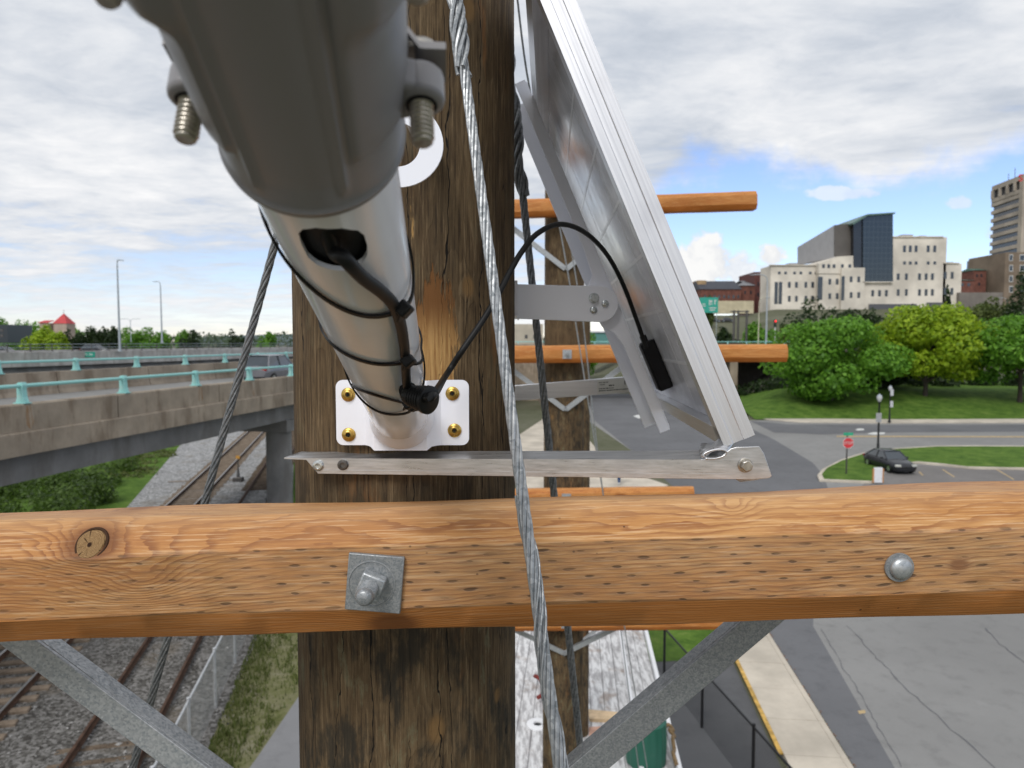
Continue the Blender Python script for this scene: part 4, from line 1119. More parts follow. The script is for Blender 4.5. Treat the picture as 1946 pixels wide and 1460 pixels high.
sheet('yellow_line', [(1196, 748), (1213, 763), (1246, 797), (1252, 797), (1217, 762), (1200, 748)], .016, M['yellow'])
sheet('lane_marking', [(1625, 816.5), (1632, 814.6), (1641, 815.2), (1643, 817.8), (1630, 818.8)], .016, M['roadwhite'])
sheet('lane_marking', [(1648, 824.6), (1660, 821.8), (1682, 822.2), (1680, 825.6), (1660, 826.8)], .016, M['roadwhite'])
sheet('lane_marking', [(1203, 791), (1216, 788), (1228, 791), (1214, 796)], .016, M['roadwhite'])
sheet('parking_lot', [(1640, 921), (1690, 897), (1750, 884), (1860, 893), (2700, 897), (2900, 1030), (1560, 1060)], .012, M['lot'])
for (u, v, u2, v2) in ((1790, 893, 1812, 907), (1893, 893, 1925, 912), (1745, 897, 1752, 904)):
    sheet('bay_line', [(u, v), (u + 3.5, v), (u2 + 3.5, v2), (u2, v2)], .016, M['yellow_thin'])
isl = [(1566, 914), (1562, 905), (1572, 893), (1600, 879), (1640, 866), (1700, 857), (1780, 852), (1860, 851.5), (2100, 853), (2700, 858), (2700, 893), (1946, 892), (1840, 890), (1790, 884), (1745, 880), (1690, 884), (1672, 895), (1664, 918)]
def raised(name, pts, z, mat):
    q = [GR(u, v) for u, v in pts]; q = [Vector((p.x, p.y, 0)) for p in q]
    return struct(name, MB().prism(q, (0, 0, z)), mat, smooth=0)
raised('traffic_island_kerb', [(u - (9 if u < 1600 else 2 if u < 1700 else 0), v - (2.2 if v < 880 else -1.8)) for u, v in isl], .13, M['sidewalk'])
raised('traffic_island_grass', isl, .16, M['grass'])
# far kerb with sidewalk and the grass bank
raised('far_sidewalk', [(1405, 790), (1440, 797), (1520, 803.5), (1700, 805), (2700, 801), (2700, 795), (1700, 799), (1520, 797.5), (1440, 791), (1408, 784)], .13, M['sidewalk'])
q = [(28, 84.6), (38, 83.2), (70, 83.6), (140, 84.3)]
mb = MB(); rows = []
for j in range(17):
    t = j / 16
    rows.append([(x + t * 2, y + t * 34, max(.05, hgt(x + t * 2, y + t * 34)) + .03 + .38 * min(1., t * 34 / 3.5)) for x, y in [(29 + i * 4.5, 84.4) for i in range(30)]])
mb.grid(rows); struct('grass_bank', mb, M['grass'])
# near sidewalk with joints, slab by slab, and its painted edge
sl_a, sl_b = GR(1490, 1445), GR(1400, 1255)
dr = Vector((sl_b.x - sl_a.x, sl_b.y - sl_a.y, 0)).normalized(); nr = Vector((dr.y, -dr.x, 0))
wid = (GR(1606, 1445) - sl_a).dot(nr) - .14
swk = tag(empty('sidewalk', (sl_a.x, sl_a.y, 0)), kind='structure')
for k in range(-3, 14):
    p = sl_a + dr * (k * 1.55); p.z = 0
    mb = MB().prism([p + dr * .008, p + dr * 1.542, p + dr * 1.542 + nr * wid, p + dr * .008 + nr * wid], (0, 0, .13 + random.uniform(-.003, .003)))
    obj('slab', mb, M['sidewalk'], swk, smooth=0)
    mb = MB().prism([p + dr * .004 + nr * (wid + .012), p + dr * 1.546 + nr * (wid + .012), p + dr * 1.546 + nr * (wid + .155), p + dr * .004 + nr * (wid + .155)], (0, 0, .128 + random.uniform(-.004, .004)))
    obj('kerb_stone', mb, M['sidewalk'], swk, smooth=0, bevel=.012)
p = sl_a + dr * .05; p.z = .1; q = sl_a + dr * 24
struct('painted_edge', MB().prism([p - nr * .105, p + dr * 22 - nr * .105, p + dr * 22 - nr * .005, p - nr * .005], (0, 0, .034)), M['yellow'], smooth=0)
p = sl_a - dr * 6; p.z = 0
sheet('asphalt_strip', [((p - nr * .14).x, (p - nr * .14).y), ((p + dr * 40 - nr * .14).x, (p + dr * 40 - nr * .14).y), ((p + dr * 40 - nr * 5).x, (p + dr * 40 - nr * 5).y), ((p - nr * 6).x, (p - nr * 6).y)], .012, M['asphalt_black'], True)
# dead leaves in the gutter
mb = MB()
for k in range(420):
    t = random.uniform(-4, 20); s_ = wid + .17 + abs(random.gauss(0, .05)); c = sl_a + dr * t + nr * s_; c.z = .016 + random.random() * .01
    a = random.random() * 6.3; e = Vector((cos(a), sin(a), random.uniform(-.3, .3))) * random.uniform(.015, .035); f = Vector((-sin(a), cos(a), random.uniform(-.3, .3))) * .02
    mb.add([c + e, c + f, c - e, c - f], [(0, 1, 2, 3)])
tag(obj('fallen_leaves', mb, mat_plain('dead_leaf', (.20, .085, .03), .8), smooth=0), 'brown fallen leaves gathered in the gutter along the kerb', 'leaves', kind='stuff')
sheet('paint_mark', [(1630, 1352), (1644, 1350), (1645, 1356), (1633, 1358)], .012, M['yellow_thin'])
sheet('lawn', [(1225, 1195), (1400, 1195), (1420, 1130), (1225, 1130)], .020, M['grass'])
sheet('lawn', [(1226, 1260), (1400, 1252), (1405, 1195), (1226, 1195)], .024, M['grass'])
def seam(pts, w0):
    q = [GR(*p) for p in pts]; L_, R_l = [], []
    for a, b in zip(q, q[1:]):
        n = max(2, int((b - a).length / .22)); t = (b - a).normalized(); nn = Vector((t.y, -t.x, 0))
        for k in range(n):
            c = a + (b - a) * k / n + nn * random.gauss(0, .022); w_ = w0 * random.uniform(.25, 1.)
            L_.append(c - nn * w_); R_l.append(c + nn * w_)
    mb = MB(); mb.grid([[(p.x, p.y, .012) for p in L_], [(p.x, p.y, .012) for p in R_l]]); struct('seam', mb, M['asphalt_dark'], smooth=0)
seam([(1612, 1190), (1640, 1222), (1714, 1302), (1800, 1378), (1905, 1475)], .026)
seam([(1872, 1195), (1900, 1225), (2010, 1305)], .03)
seam([(1560, 1195), (1640, 1330), (1720, 1470)], .018)

# ------------------------------------------------------------------ railway tracks
tie_me = None
def track(label, off, y0, y1, shiny, pale):
    global tie_me
    a = Vector((TX(y0, off), y0, 0)); dq = Vector((-.2319, 1, 0)).normalized(); L = (y1 - y0) / dq.y
    o = thing('railway_track', label, 'railway track', a, -atan(-.2319) * 1., group='railway tracks beside the viaduct')
    n = int(L / .62); first = None; mass = MB()
    for k in range(n):
        rz = random.uniform(-.015, .015); dxx = random.uniform(-.05, .05)
        if k < 70:
            if first is None: first = c = obj('tie', MB().box((0, 0, .02), (2.5, .22, .12)), M['tie_pale' if pale else 'tie'], o, local=True, smooth=0, bevel=.012); hz_ = .0 if pale else -.082
            else: c = twin(first, o)
            c.location = (dxx, k * .62, random.uniform(-.012, .010) + hz_); c.rotation_euler = (0, 0, rz)
        else: mass.box((dxx, k * .62, .02), (2.5, .22, .12))
    if mass.v: tag(obj('far_ties', mass, M['tie_pale' if pale else 'tie'], o, local=True, smooth=0), kind='stuff')
    for s_ in (-1, 1):
        mb = MB(); x = s_ * .7535
        prof = [(-.07, .085), (-.07, .097), (-.012, .108), (-.012, .190), (-.036, .200), (-.036, .232), (.036, .232), (.036, .200), (.012, .190), (.012, .108), (.07, .097), (.07, .085)]
        mb.prism([(x + px_, 0, pz) for px_, pz in prof], (0, L, 0))
        r = obj('rail', mb, M['rail'], o, local=True, smooth=0)
        obj('rail_head', MB().b2((x - .034, 0, .2322), (x + .034, L, .236)), M['rail_shiny'] if shiny else M['rail'], r, local=True, smooth=0)
    return o
track('left railway track with shiny rails and pale timber ties', 0, 2, 150, True, True)
track('rusty railway track between the left track and the fence', 3.95, 2, 110, False, False)
# stones on the ballast
mb = MB()
for k in range(5200):
    Y = 11 + 26 * random.random() ** 1.5; X = TX(Y, random.uniform(-4, 6.4)); r = random.uniform(.018, .05) if random.random() < .93 else random.uniform(.05, .09)
    q = [Vector((random.gauss(0, 1), random.gauss(0, 1), random.gauss(0, 1))).normalized() * r for _ in range(2)]
    c = Vector((X, Y, .012)); e = [Vector((r * random.uniform(.7, 1.2), 0, 0)), Vector((0, r * random.uniform(.7, 1.2), 0)), Vector((0, 0, r * random.uniform(.5, .9)))]
    R_ = Matrix.Rotation(random.random() * 6, 3, 'Z'); e = [R_ @ x for x in e]
    mb.add([c + e[0], c + e[1], c - e[0], c - e[1], c + e[2]], [(0, 1, 4), (1, 2, 4), (2, 3, 4), (3, 0, 4)])
g = G('loose_stone', rough=.9, spec=.2); g.color(g.ramp(g.island(), [(0, (.045, .04, .036)), (.5, (.12, .115, .105)), (.85, (.22, .215, .205)), (1., (.42, .41, .40))]))
tag(obj('ballast_stones', mb, g, smooth=0), 'loose grey ballast stones between the railway tracks', 'gravel', kind='stuff')
# grass blades on the verge
def blades(name, label, n, fn, h0, h1, mat):
    mb = MB()
    for k in range(n):
        x, y, z = fn(); h = random.uniform(h0, h1); a = random.random() * 6.28; w_ = h * .10 + .006; l = random.uniform(-.5, .5) * h
        dxx, dyy = cos(a), sin(a); tx, ty = x - dyy * l, y + dxx * l
        mb.add([(x - dxx * w_, y - dyy * w_, z), (x + dxx * w_, y + dyy * w_, z), (tx, ty, z + h)], [(0, 1, 2)])
    return tag(obj(name, mb, mat, smooth=0), label, 'grass', kind='stuff')
def verge():
    while True:
        y = random.uniform(9, 32); x = random.uniform(-9.5, -4.7)
        l = -7.05 - .193 * (y - 16)
        if l + .05 < x < -5.72 - max(0, 15.5 - y) * .03 + max(0, y - 18.5) * .06 and (random.random() < .16 or x < l + .7 + .3 * random.random() or random.random() < math.exp(-abs(sin(x * 3.1 + y * 1.3) * 2.2 + sin(y * 2.3)) * 1.4)): return x, y, .01
blades('grass_tufts', 'patchy green grass tufts beside the chain-link fence and footpath', 11000, verge, .04, .17, M['blade'])

# ------------------------------------------------------------------ fences
def fence(name, label, a, b, n, h, postr, pmat, wmat, group, mesh_w=.0035, cell=.055, rail=True):
    a, b = Vector((*a, 0)), Vector((*b, 0)); dq = (b - a).normalized(); L = (b - a).length
    o = thing(name, label, 'fence', a, group=group)
    for k in range(n + 1):
        p = a + dq * (L * k / n)
        po = obj('post', MB().lathe([(postr, -.1), (postr, h + .04), (postr * 1.15, h + .045), (postr * 1.1, h + .07), (.001, h + .085)], p, (0, 0, 1), 10), pmat, o)
    if rail: obj('top_rail', MB().cyl(a + Vector((0, 0, h)), b + Vector((0, 0, h)), postr * .75, 8), pmat, o)
    mb = MB(); m = int((L + h) / cell); sd = dq.cross(Vector((0, 0, 1))) * .002
    for sgn in (1, -1):
        for k in range(m + 1):
            s0 = k * cell - (h if sgn > 0 else 0)
            p0 = [s0, .02]; p1 = [s0 + h, h - .02]
            if sgn < 0: p0, p1 = [s0, h - .02], [s0 + h, .02]
            for (q, w_) in ((p0, p1), (p1, p0)):
                if q[0] < 0 and w_[0] > 0: f = -q[0] / (w_[0] - q[0]); q[1] += (w_[1] - q[1]) * f; q[0] = 0
                if q[0] > L and w_[0] < L: f = (q[0] - L) / (q[0] - w_[0]); q[1] += (w_[1] - q[1]) * f; q[0] = L
            if min(p0[0], p1[0]) < -1e-6 or max(p0[0], p1[0]) > L + 1e-6: continue
            A_, B_ = a + dq * p0[0] + Vector((0, 0, p0[1])) + sd * sgn, a + dq * p1[0] + Vector((0, 0, p1[1])) + sd * sgn
            t = (B_ - A_).normalized(); nn = t.cross(dq.cross(Vector((0, 0, 1)))).normalized() * mesh_w / 2
            mb.add([A_ - nn, A_ + nn, B_ + nn, B_ - nn], [(0, 1, 2, 3)])
    tag(obj('wire_mesh', mb, wmat, o, smooth=0), kind='stuff')
    return o
sf0, sf1 = GR(375, 1427), GR(462, 1226); d_ = (sf1 - sf0)
fence('chain_link_fence', 'silver chain-link fence between the tracks and the grass', (sf0 - d_ * 1.0)[:2], (sf1 + d_ * 2.)[:2], 9, 1.5, .038, M['pipe'], M['pipe'], None, .010, .06)
bf0, bf1 = GR(1430, 1509), GR(1262, 1290); d_ = (bf1 - bf0)
fence('chain_link_fence', 'black chain-link fence beside the sidewalk with a dark strip of asphalt', (bf0 - d_ * 1.0)[:2], (bf1 + d_ * .5)[:2], 5, 1.42, .034, M['black_post'], M['black_post'], None, .006, .06)

# ------------------------------------------------------------------ white weathered deck
DZ = 4.23
def GD(u, v): return GR(u, v, DZ)
g = G('peeling_white_paint', rough=.85, spec=.25)
n1_ = g.noise(1., g.vm('MULTIPLY', g.co, (16., 3.0, 3.)), 7, .68); n2_ = g.noise(1., g.vm('MULTIPLY', g.co, (70., 5., 5.)), 5, .7); n3_ = g.noise(2.2, None, 6, .6)
c = g.mix(g.step(n1_, .42, .60), (.66, .655, .65), (.35, .34, .34)); c = g.mix(g.step(n2_, .52, .74, 0., .8), c, (.20, .185, .175))
c = g.mix(g.step(n3_, .56, .66, 0., .7), c, (.30, .24, .20)); g.color(c).bump(n2_, .4, .006); M['deck'] = g
deck = thing('wooden_deck', 'weathered white-painted plank deck under the poles at the bottom', 'deck', (0.7, 10, DZ))
dd = Vector((.0896, 1, 0)).normalized(); dn = Vector((dd.y, -dd.x, 0))
er = GD(1285, 1460); y0 = -4.5; Ld = 11.2
first = None
k = 0; x = 0.
while x < 3.05:
    wd = .195; p = er - dn * (x + wd / 2 + .012) + dd * y0; p.z = DZ
    y = 0.
    s_ = random.uniform(1.2, 3.4)
    while y < Ld:
        ln = min(s_, Ld - y); s_ = 3.4
        c0 = p + dd * (y + ln / 2)
        rt = Matrix.Rotation(-atan(.0896), 3, 'Z')
        obj('plank', MB().box(c0 + Vector((0, 0, -.02 + random.uniform(-.006, .006))), (wd - .007, ln - .008, .04), rt), M['deck'], deck, smooth=0, bevel=.004, seg=1)
        y += ln
    x += wd
wdt = x
mid = er - dn * (wdt / 2 + .01) + dd * (y0 + Ld / 2)
rt = Matrix.Rotation(-atan(.0896), 3, 'Z')
obj('hull', MB().box(Vector((mid.x, mid.y, DZ - .045 - DZ / 2 + .02)), (wdt - .1, Ld - .1, DZ - .06), rt), M['deck'], deck, smooth=0)
for (s_, hh) in ((.42, .07), (-.02, .10)):
    a_ = er - dn * s_ + dd * y0; mm = a_ + dd * (Ld / 2)
    obj('white_rail', MB().box(Vector((mm.x, mm.y, DZ + hh / 2 + .004)), (.055, Ld - .2, hh), rt), mat_paint('white_trim_paint', (.74, .74, .75), .6, .3, .2, 4.), deck, smooth=0, bevel=.006)
obj('pale_board', MB().prism([GD(1118, 1354), GD(1183, 1360), GD(1192, 1375), GD(1120, 1372)], (0, 0, .045)), mat_plain('new_board', (.60, .44, .27), .7, 0., .15, 9.), deck, smooth=0)
obj('pink_board', MB().prism([GD(1119, 1386), GD(1166, 1383), GD(1160, 1416), GD(1121, 1418)], (0, 0, .03)), mat_plain('pink_board', (.46, .27, .20), .8, 0., .2, 9.), deck, smooth=0)
cl = thing('deck_cleat', 'dark red metal cleat lying on the white deck', 'cleat', GD(1030, 1338))
cs = [GD(1016, 1297), GD(1026, 1303), GD(1034, 1318), GD(1033, 1332), GD(1022, 1339)]
mb = MB().tube(spline([p + Vector((0, 0, .10)) for p in cs], 6), .030, 10); obj('horn', mb, mat_plain('red_oxide', (.19, .025, .018), .6, 0., .3, 9.), cl)
obj('foot', MB().lathe([(.045, 0), (.035, .08), (.030, .10)], Vector((GD(1033, 1325).x, GD(1033, 1325).y, DZ)), (0, 0, 1), 12), mat_plain('red_oxide_foot', (.17, .025, .018), .6), cl)
dp = thing('deck_plate', 'white round deck fitting with a dark hole, near the cleat', 'deck fitting', Vector((GD(1022, 1378).x, GD(1022, 1378).y, DZ)))
c = Vector((GD(1022, 1378).x, GD(1022, 1378).y, DZ))
obj('ring', MB().lathe([(.15, 0), (.15, .018), (.12, .026), (.06, .024), (.055, .0), (.0001, .0)], c, (0, 0, 1), 32), mat_paint('fitting_white', (.74, .74, .75), .6, .3, .2), dp)
obj('hole', MB().lathe([(.050, .005), (.0001, .006)], c, (0, 0, 1), 20, caps=False), M['black_matt'], dp)
# green ribbed barrel
bc = GD(1227, 1447); bc.z = DZ
brl = thing('ribbed_barrel', 'dark green ribbed barrel standing on the deck edge, tied with rope', 'barrel', bc)
rows = []; n = 96
for (t, r) in ((0, .22), (.02, .235), (.30, .245), (.52, .235), (.54, .21), (.545, .0001)):
    rows.append([bc + Vector(((r + (.006 * (1 if (k // 3) % 2 else 0) if r > .1 else 0)) * cos(2 * pi * k / n), (r + (.006 * (1 if (k // 3) % 2 else 0) if r > .1 else 0)) * sin(2 * pi * k / n), t)) for k in range(n + 1)])
mb = MB(); mb.grid(rows); mb.f = [q[::-1] for q in mb.f]
obj('staves', mb, mat_paint('green_plastic', (.018, .105, .070), .45, .4, .2, 7., (.10, .16, .12)), brl, smooth=30)
rp = thing('mooring_rope', 'frayed brown rope knotted along the deck edge beside the barrel', 'rope', GD(1270, 1405))
pts = [GD(u, v) + Vector((0, 0, .10 + .05 * (k % 2))) for k, (u, v) in enumerate(((1262, 1400), (1270, 1399), (1279, 1403), (1272, 1409), (1281, 1414), (1278, 1425), (1281, 1440), (1279, 1455), (1286, 1470)))]
obj('strand', MB().tube(spline(pts, 8), .024, 10), mat_plain('old_rope', (.21, .14, .07), .95, 0., .5, 60., .004), rp, smooth=60)

# ------------------------------------------------------------------ viaduct ramp on the left (local +y runs away from the camera, x = 0 is the near face)
def axis_thing(name, label, cat, X0, slope, group=None):
    return thing(name, label, cat, (X0, 0, 0), -atan(slope), group)
SL = .155; KY = 1 / cos(atan(SL))
via = axis_thing('viaduct', 'concrete viaduct ramp with teal handrails crossing over the railway tracks', 'viaduct', -17.37, SL)
V0, V1 = 6., 112.
def seg_loop(name, prof, y0, y1, n, mat, gap=.05, par=via, **k):
    st = (y1 - y0) / n
    for i in range(n):
        mb = MB().prism([(x, y0 + st * i + gap / 2, z) for x, z in prof], (0, st - gap, 0)); obj(name, mb, mat, par, local=True, smooth=0, **k)
seg_loop('parapet_panel', [(.0, 6.70), (.0, 7.46), (-.04, 7.50), (-.34, 7.50), (-.38, 7.46), (-.46, 6.9), (-.46, 6.62), (0, 6.62)], V0, V1, 17, M['concrete'])
obj('deck_edge', MB().prism([(.10, V0, 6.02), (.10, V0, 6.66), (.07, V0, 6.70), (.003, V0, 6.70), (.003, V0, 6.60), (-1., V0, 6.60), (-1., V0, 6.10), (-.06, V0, 6.02)], (0, V1 - V0, 0)), M['concrete'], via, local=True, smooth=0)
obj('deck', MB().prism([(-.48, V0, 6.36), (-.48, V0, 6.60), (-7.7, V0, 7.0), (-7.7, V0, 6.4)], (0, V1 - V0, 0)), M['asphalt'], via, local=True, smooth=0)
for x in (-.55, -2.9, -5.3, -7.4):
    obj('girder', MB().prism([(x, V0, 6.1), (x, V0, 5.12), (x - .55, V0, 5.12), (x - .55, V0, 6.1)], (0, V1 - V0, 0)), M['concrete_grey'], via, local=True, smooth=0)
seg_loop('parapet_panel', [(-8.2, 6.4), (-8.2, 7.98), (-7.86, 7.98), (-7.80, 7.2), (-7.72, 7.0), (-7.72, 6.4)], V0, V1, 17, M['concrete'])
def handrail(x, zt, zr, ys_, lean):
    obj('handrail', MB().tube([(x, V0, zr), (x, V1, zr)], .056, 8), M['teal'], via, local=True)
    first = None
    for y in ys_:
        if first is None:
            mb = MB(); pr = [(x + .13 * lean, zt), (x + .10 * lean, zt + .25), (x + .08, zr + .07), (x - .08, zr + .07), (x - .09, zr - .08), (x - .05 - .02 * lean, zt + .22), (x - .13 * lean - .02, zt)]
            pr = [(x - .15, zt), (x - .10, zt + .20), (x - .10, zr + .05), (x - .05, zr + .10), (x + .06, zr + .10), (x + .10, zr + .02), (x + .08, zr - .12), (x + .10, zt + .2), (x + .16, zt)]
            mb.prism([(a, -.085, b) for a, b in pr], (0, .17, 0)); mb.box((x, 0, zt + .015), (.38, .26, .03))
            first = c = obj('rail_post', mb, M['teal'], via, local=True, smooth=0)
        else: c = twin(first, via)
        c.location = (0, y, 0)
        # rust run below the post
handrail(-.17, 7.5, 8.02, [ (20.7 + 4.23 * k) * KY for k in range(-3, 21)], 1)
handrail(-8.0, 7.98, 8.45, [ (31.9 + 4.15 * k) * KY for k in range(-6, 19)], 1)
g = G('rust_stain', rough=.9, spec=.2); n_ = g.noise(1., g.vm('MULTIPLY', g.co, (9., 9., .9)), 4)
for yw in (38.4, 78.):
    y = yw * KY
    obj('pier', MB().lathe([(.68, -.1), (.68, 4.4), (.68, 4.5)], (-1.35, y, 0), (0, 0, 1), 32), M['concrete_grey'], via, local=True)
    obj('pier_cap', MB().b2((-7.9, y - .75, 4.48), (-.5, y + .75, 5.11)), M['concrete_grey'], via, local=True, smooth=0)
# rust runs under the posts, thin sheets proud of the parapet face
def mat_stain():
    g = G('rust_run', rough=.9, spec=.2)
    n = g.noise(1., g.vm('MULTIPLY', g.co, (8., 8., 1.)), 4, .6); s = g.noise(20., None, 4)
    g.color(g.mix(g.step(n, .4, .62), (.36, .315, .255), (.26, .15, .075)))
    return g
RS = mat_stain()
for k in (0, 2, 3):
    y = (20.7 + 4.23 * k) * KY + .05
    obj('rust_run', MB().prism([(.003, y - .12, 7.44), (.003, y + .10, 7.44), (.003, y + .16, 6.95), (.003, y + .02, 6.74), (.003, y - .14, 6.9)], (-.002, 0, 0)), RS, via, local=True, smooth=0)

# highway with its barrier behind the ramp
hw = axis_thing('highway', 'elevated highway with a pale concrete barrier behind the ramp', 'highway', -80.6, .227)
obj('roadway', MB().prism([(-.4, 60, 7.15), (-40, 60, 7.3), (-40, 60, 6.3), (-.4, 60, 6.3)], (0, 260, 0)), M['asphalt'], hw, local=True, smooth=0)
seg_loop('barrier_panel', [(0, 6.2), (0, 8.02), (-.06, 8.06), (-.32, 8.06), (-.45, 7.3), (-.45, 6.2)], 60, 320, 32, M['concrete_light'], .03, hw)
seg_loop('barrier_panel', [(-18, 7.0), (-18, 8.05), (-18.3, 8.05), (-18.5, 7.0)], 60, 320, 16, M['concrete_light'], .03, hw)
first = None
for k in range(56):
    y = 66 + 3.2 * k
    if first is None: first = c = obj('fence_post', MB().box((-.18, 0, 8.55), (.09, .09, 1.0)).box((-.18, 0, 8.10), (.22, .22, .06)), M['dark_steel'], hw, local=True, smooth=0)
    else: c = twin(first, hw)
    c.location = (0, y, 0)
for z in (8.55, 8.98):
    obj('fence_rail', MB().b2((-.21, 66, z), (-.15, 240, z + .07)), M['lamp_pole'], hw, local=True, smooth=0)
# earth below the highway and ramp so that the far ground does not show through
obj('embankment', MB().prism([(-1, 60, 6.28), (-40, 60, 6.28), (-46, 60, .0), (2.5, 60, .0)], (0, 260, 0)), M['concrete_grey'], hw, local=True, smooth=0)

def board(name, label, cat, cx, cy, cz, wd, hg, txt, size, col, tcol=(.75, .78, .76), legs=None, yaw=0., group=None):
    o = thing(name, label, cat, (cx, cy, cz), yaw, group)
    obj('board', MB().box((0, 0, 0), (wd, .06, hg)), mat_plain(name + '_face', col, .5, 0., .08, 2.), o, local=True, smooth=0)
    if txt:
        mb = xform(text_mb(txt, size, .004), (0, -.036, 0), (1, 0, 0), (0, 0, 1), (0, -1, 0)); obj('lettering', mb, mat_plain('sign_lettering', tcol, .5), o, local=True, smooth=0)
    for lx in (legs or ()):
        obj('leg', MB().cyl((lx, .08, hg / 2), (lx, .08, -cz + hgt(cx, cy)), .06, 8), M['lamp_pole'], o, local=True)
    return o
p = P(172, 674, 98)
board('exit_sign', 'small green road sign hung on the pale highway barrier at left', 'sign', p.x, p.y - .6, p.z, 1.95, .74, 'RTE 705', .40, (.012, .25, .18))

def street_light(label, u, v, Y, top_v, arm_u, col=None, r=.10, twin_arm=False, rise=.9):
    b = P(u, v, Y); t = P(u, top_v, Y); hL = t.z - b.z
    o = thing('street_light', label, 'street light', b, group='tall grey street lights')
    obj('pole', MB().tube([b, b + Vector((0, 0, hL * .5)), b + Vector((0, 0, hL - rise))], [r, r * .8, r * .6], 12), col or M['lamp_pole'], o)
    obj('base_plate', MB().lathe([(r * 2, 0), (r * 2, .06), (r * 1.3, .1), (r * 1.2, .5)], b, (0, 0, 1), 12), col or M['lamp_pole'], o)
    for k in ((1, -1) if twin_arm else (1,)):
        dxm = (P(arm_u, top_v, Y).x - b.x) * k; top = b + Vector((0, 0, hL - rise))
        q = [top, top + Vector((dxm * .10, 0, rise * .62)), top + Vector((dxm * .38, 0, rise * .95)), top + Vector((dxm * .72, 0, rise)), top + Vector((dxm, 0, rise * .96))]
        obj('arm', MB().tube(spline(q, 6), r * .5, 8), col or M['lamp_pole'], o)
        e = q[-1]; sg = 1 if dxm > 0 else -1
        obj('luminaire', MB().prism([e + Vector((-.1 * sg, -.12, .06)), e + Vector((.65 * sg, -.16, .02)), e + Vector((.68 * sg, -.16, -.08)), e + Vector((-.05 * sg, -.12, -.08))], (0, .3, 0)), M['lamp_pole'], o, bevel=.03)
    return o
street_light('tall street light on the left highway barrier, right behind the green sign', 228, 668, 103, 494, 226, None, .17, rise=.8)
street_light('street light further along the left highway, second from the left', 308, 652, 150, 535, 296, None, .18, rise=.9)
street_light('faint far street light with two arms between the two tall ones at left', 249, 650, 260, 606, 232, None, .16, True, 1.2)

# ------------------------------------------------------------------ overpass across the road at right
br = thing('overpass', 'concrete highway overpass with teal rail crossing above the road', 'overpass', (20, 116, 0))
def bb(name, lo, hi, mat, **k): return obj(name, MB().b2(lo, hi), mat, br, smooth=0, **k)
x = -9.
while x < 62:
    bb('parapet_panel', (x + .02, 112, 8.15), (x + 6.98, 112.35, 8.95), M['concrete']); bb('parapet_panel', (x + .02, 123.6, 8.15), (x + 6.98, 123.95, 8.95), M['concrete']); x += 7
bb('deck', (-9, 111.8, 7.55), (61, 124.1, 8.148), M['concrete'])
for k in range(6): bb('girder', (-9, 112.5 + 2.1 * k, 6.25), (42, 113.1 + 2.1 * k, 7.548), M['concrete_grey'])
obj('handrail', MB().cyl((-9, 112.2, 9.32), (61, 112.2, 9.32), .06, 8), M['teal'], br); obj('handrail', MB().cyl((-9, 123.8, 9.32), (61, 123.8, 9.32), .06, 8), M['teal'], br)
first = None
for k in range(24):
    if first is None: first = c = obj('rail_post', MB().b2((-.08, 112.1, 8.95), (.08, 112.3, 9.38)), M['teal'], br, local=False, smooth=0); bx = 0
    else: c = twin(first, br)
    c.location = (-8 + 3 * k, 0, 0)
bb('pier', (34.6, 112.6, 0), (35.8, 123.5, 6.24), M['concrete'])
bb('abutment_wall', (-9, 112.4, 0), (7.0, 124.0, 7.54), M['concrete'])
obj('wing_wall', MB().b2((4.2, 96, 0), (4.8, 112.3, 5.6)), M['concrete'], br, smooth=0)
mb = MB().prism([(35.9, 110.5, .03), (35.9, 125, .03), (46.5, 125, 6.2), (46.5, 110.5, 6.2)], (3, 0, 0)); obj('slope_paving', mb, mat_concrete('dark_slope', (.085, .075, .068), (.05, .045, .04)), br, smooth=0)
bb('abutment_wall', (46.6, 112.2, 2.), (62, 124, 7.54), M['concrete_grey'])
bb('abutment_wall', (36.0, 119.5, 0), (46.5, 124, 7.54), mat_concrete('shaded_abutment', (.10, .09, .085), (.06, .055, .05)))  # wall added to close the opening, the deck's shade put into its colour

# traffic signal, lamp poles and the green gantry sign on the far highway
street_light('large pale street light standing in front of the beige building', 1456, 650, 128, 522, 1432, M['lamp_pole'], .17, rise=1.0)
street_light('slim hooked street light left of the large pale one', 1441, 655, 125, 565, 1456, mat_plain('cream_pole', (.55, .52, .40), .5), .09, rise=1.3)
street_light('hooked street light at the right edge among the hillside trees', 1913, 600, 190, 566, 1898, M['lamp_pole'], .14, rise=1.3)
p = P(1347, 580, 150)
board('highway_sign', 'large green overhead highway sign just right of the solar panel', 'sign', p.x, p.y, p.z, 3.9, 3.2, None, .62, (.03, .33, .25), (.7, .78, .76), legs=(-1.7, 1.7))
hs_ = [o for o in sc.objects if o.name.startswith('highway_sign')][0]
mb = MB()
for (x_, z_, w__, h__) in ((.15, .55, .22, 1.1), (.55, .75, .3, .5), (.55, .2, .3, .16), (1.25, .6, .2, 1.0), (1.5, .95, .3, .18), (-1.1, -.2, .9, .16), (-1.1, .2, .7, .16), (.8, -.6, 1.5, .18), (.7, -1.05, 1.2, .18), (-1.2, -1.0, .8, .14)):
    mb.box((x_, -.04, z_), (w__, .012, h__))
obj('white_marks', mb, M['roadwhite'], hs_, local=True, smooth=0)
gt = thing('sign_gantry', 'grey steel gantry posts beside the green highway sign', 'gantry', P(1400, 650, 140))
for (u, r) in ((1394, .22), (1402, .20), (1418, .22)):
    b = P(u, 652, 140); obj('post', MB().cyl(b, Vector((b.x, b.y, P(u, 590, 140).z)), r, 10), M['dark_steel'], gt)
for v in (592, 600):
    obj('truss_chord', MB().cyl(P(1388, v, 140), P(1424, v, 140), .12, 8), M['dark_steel'], gt)
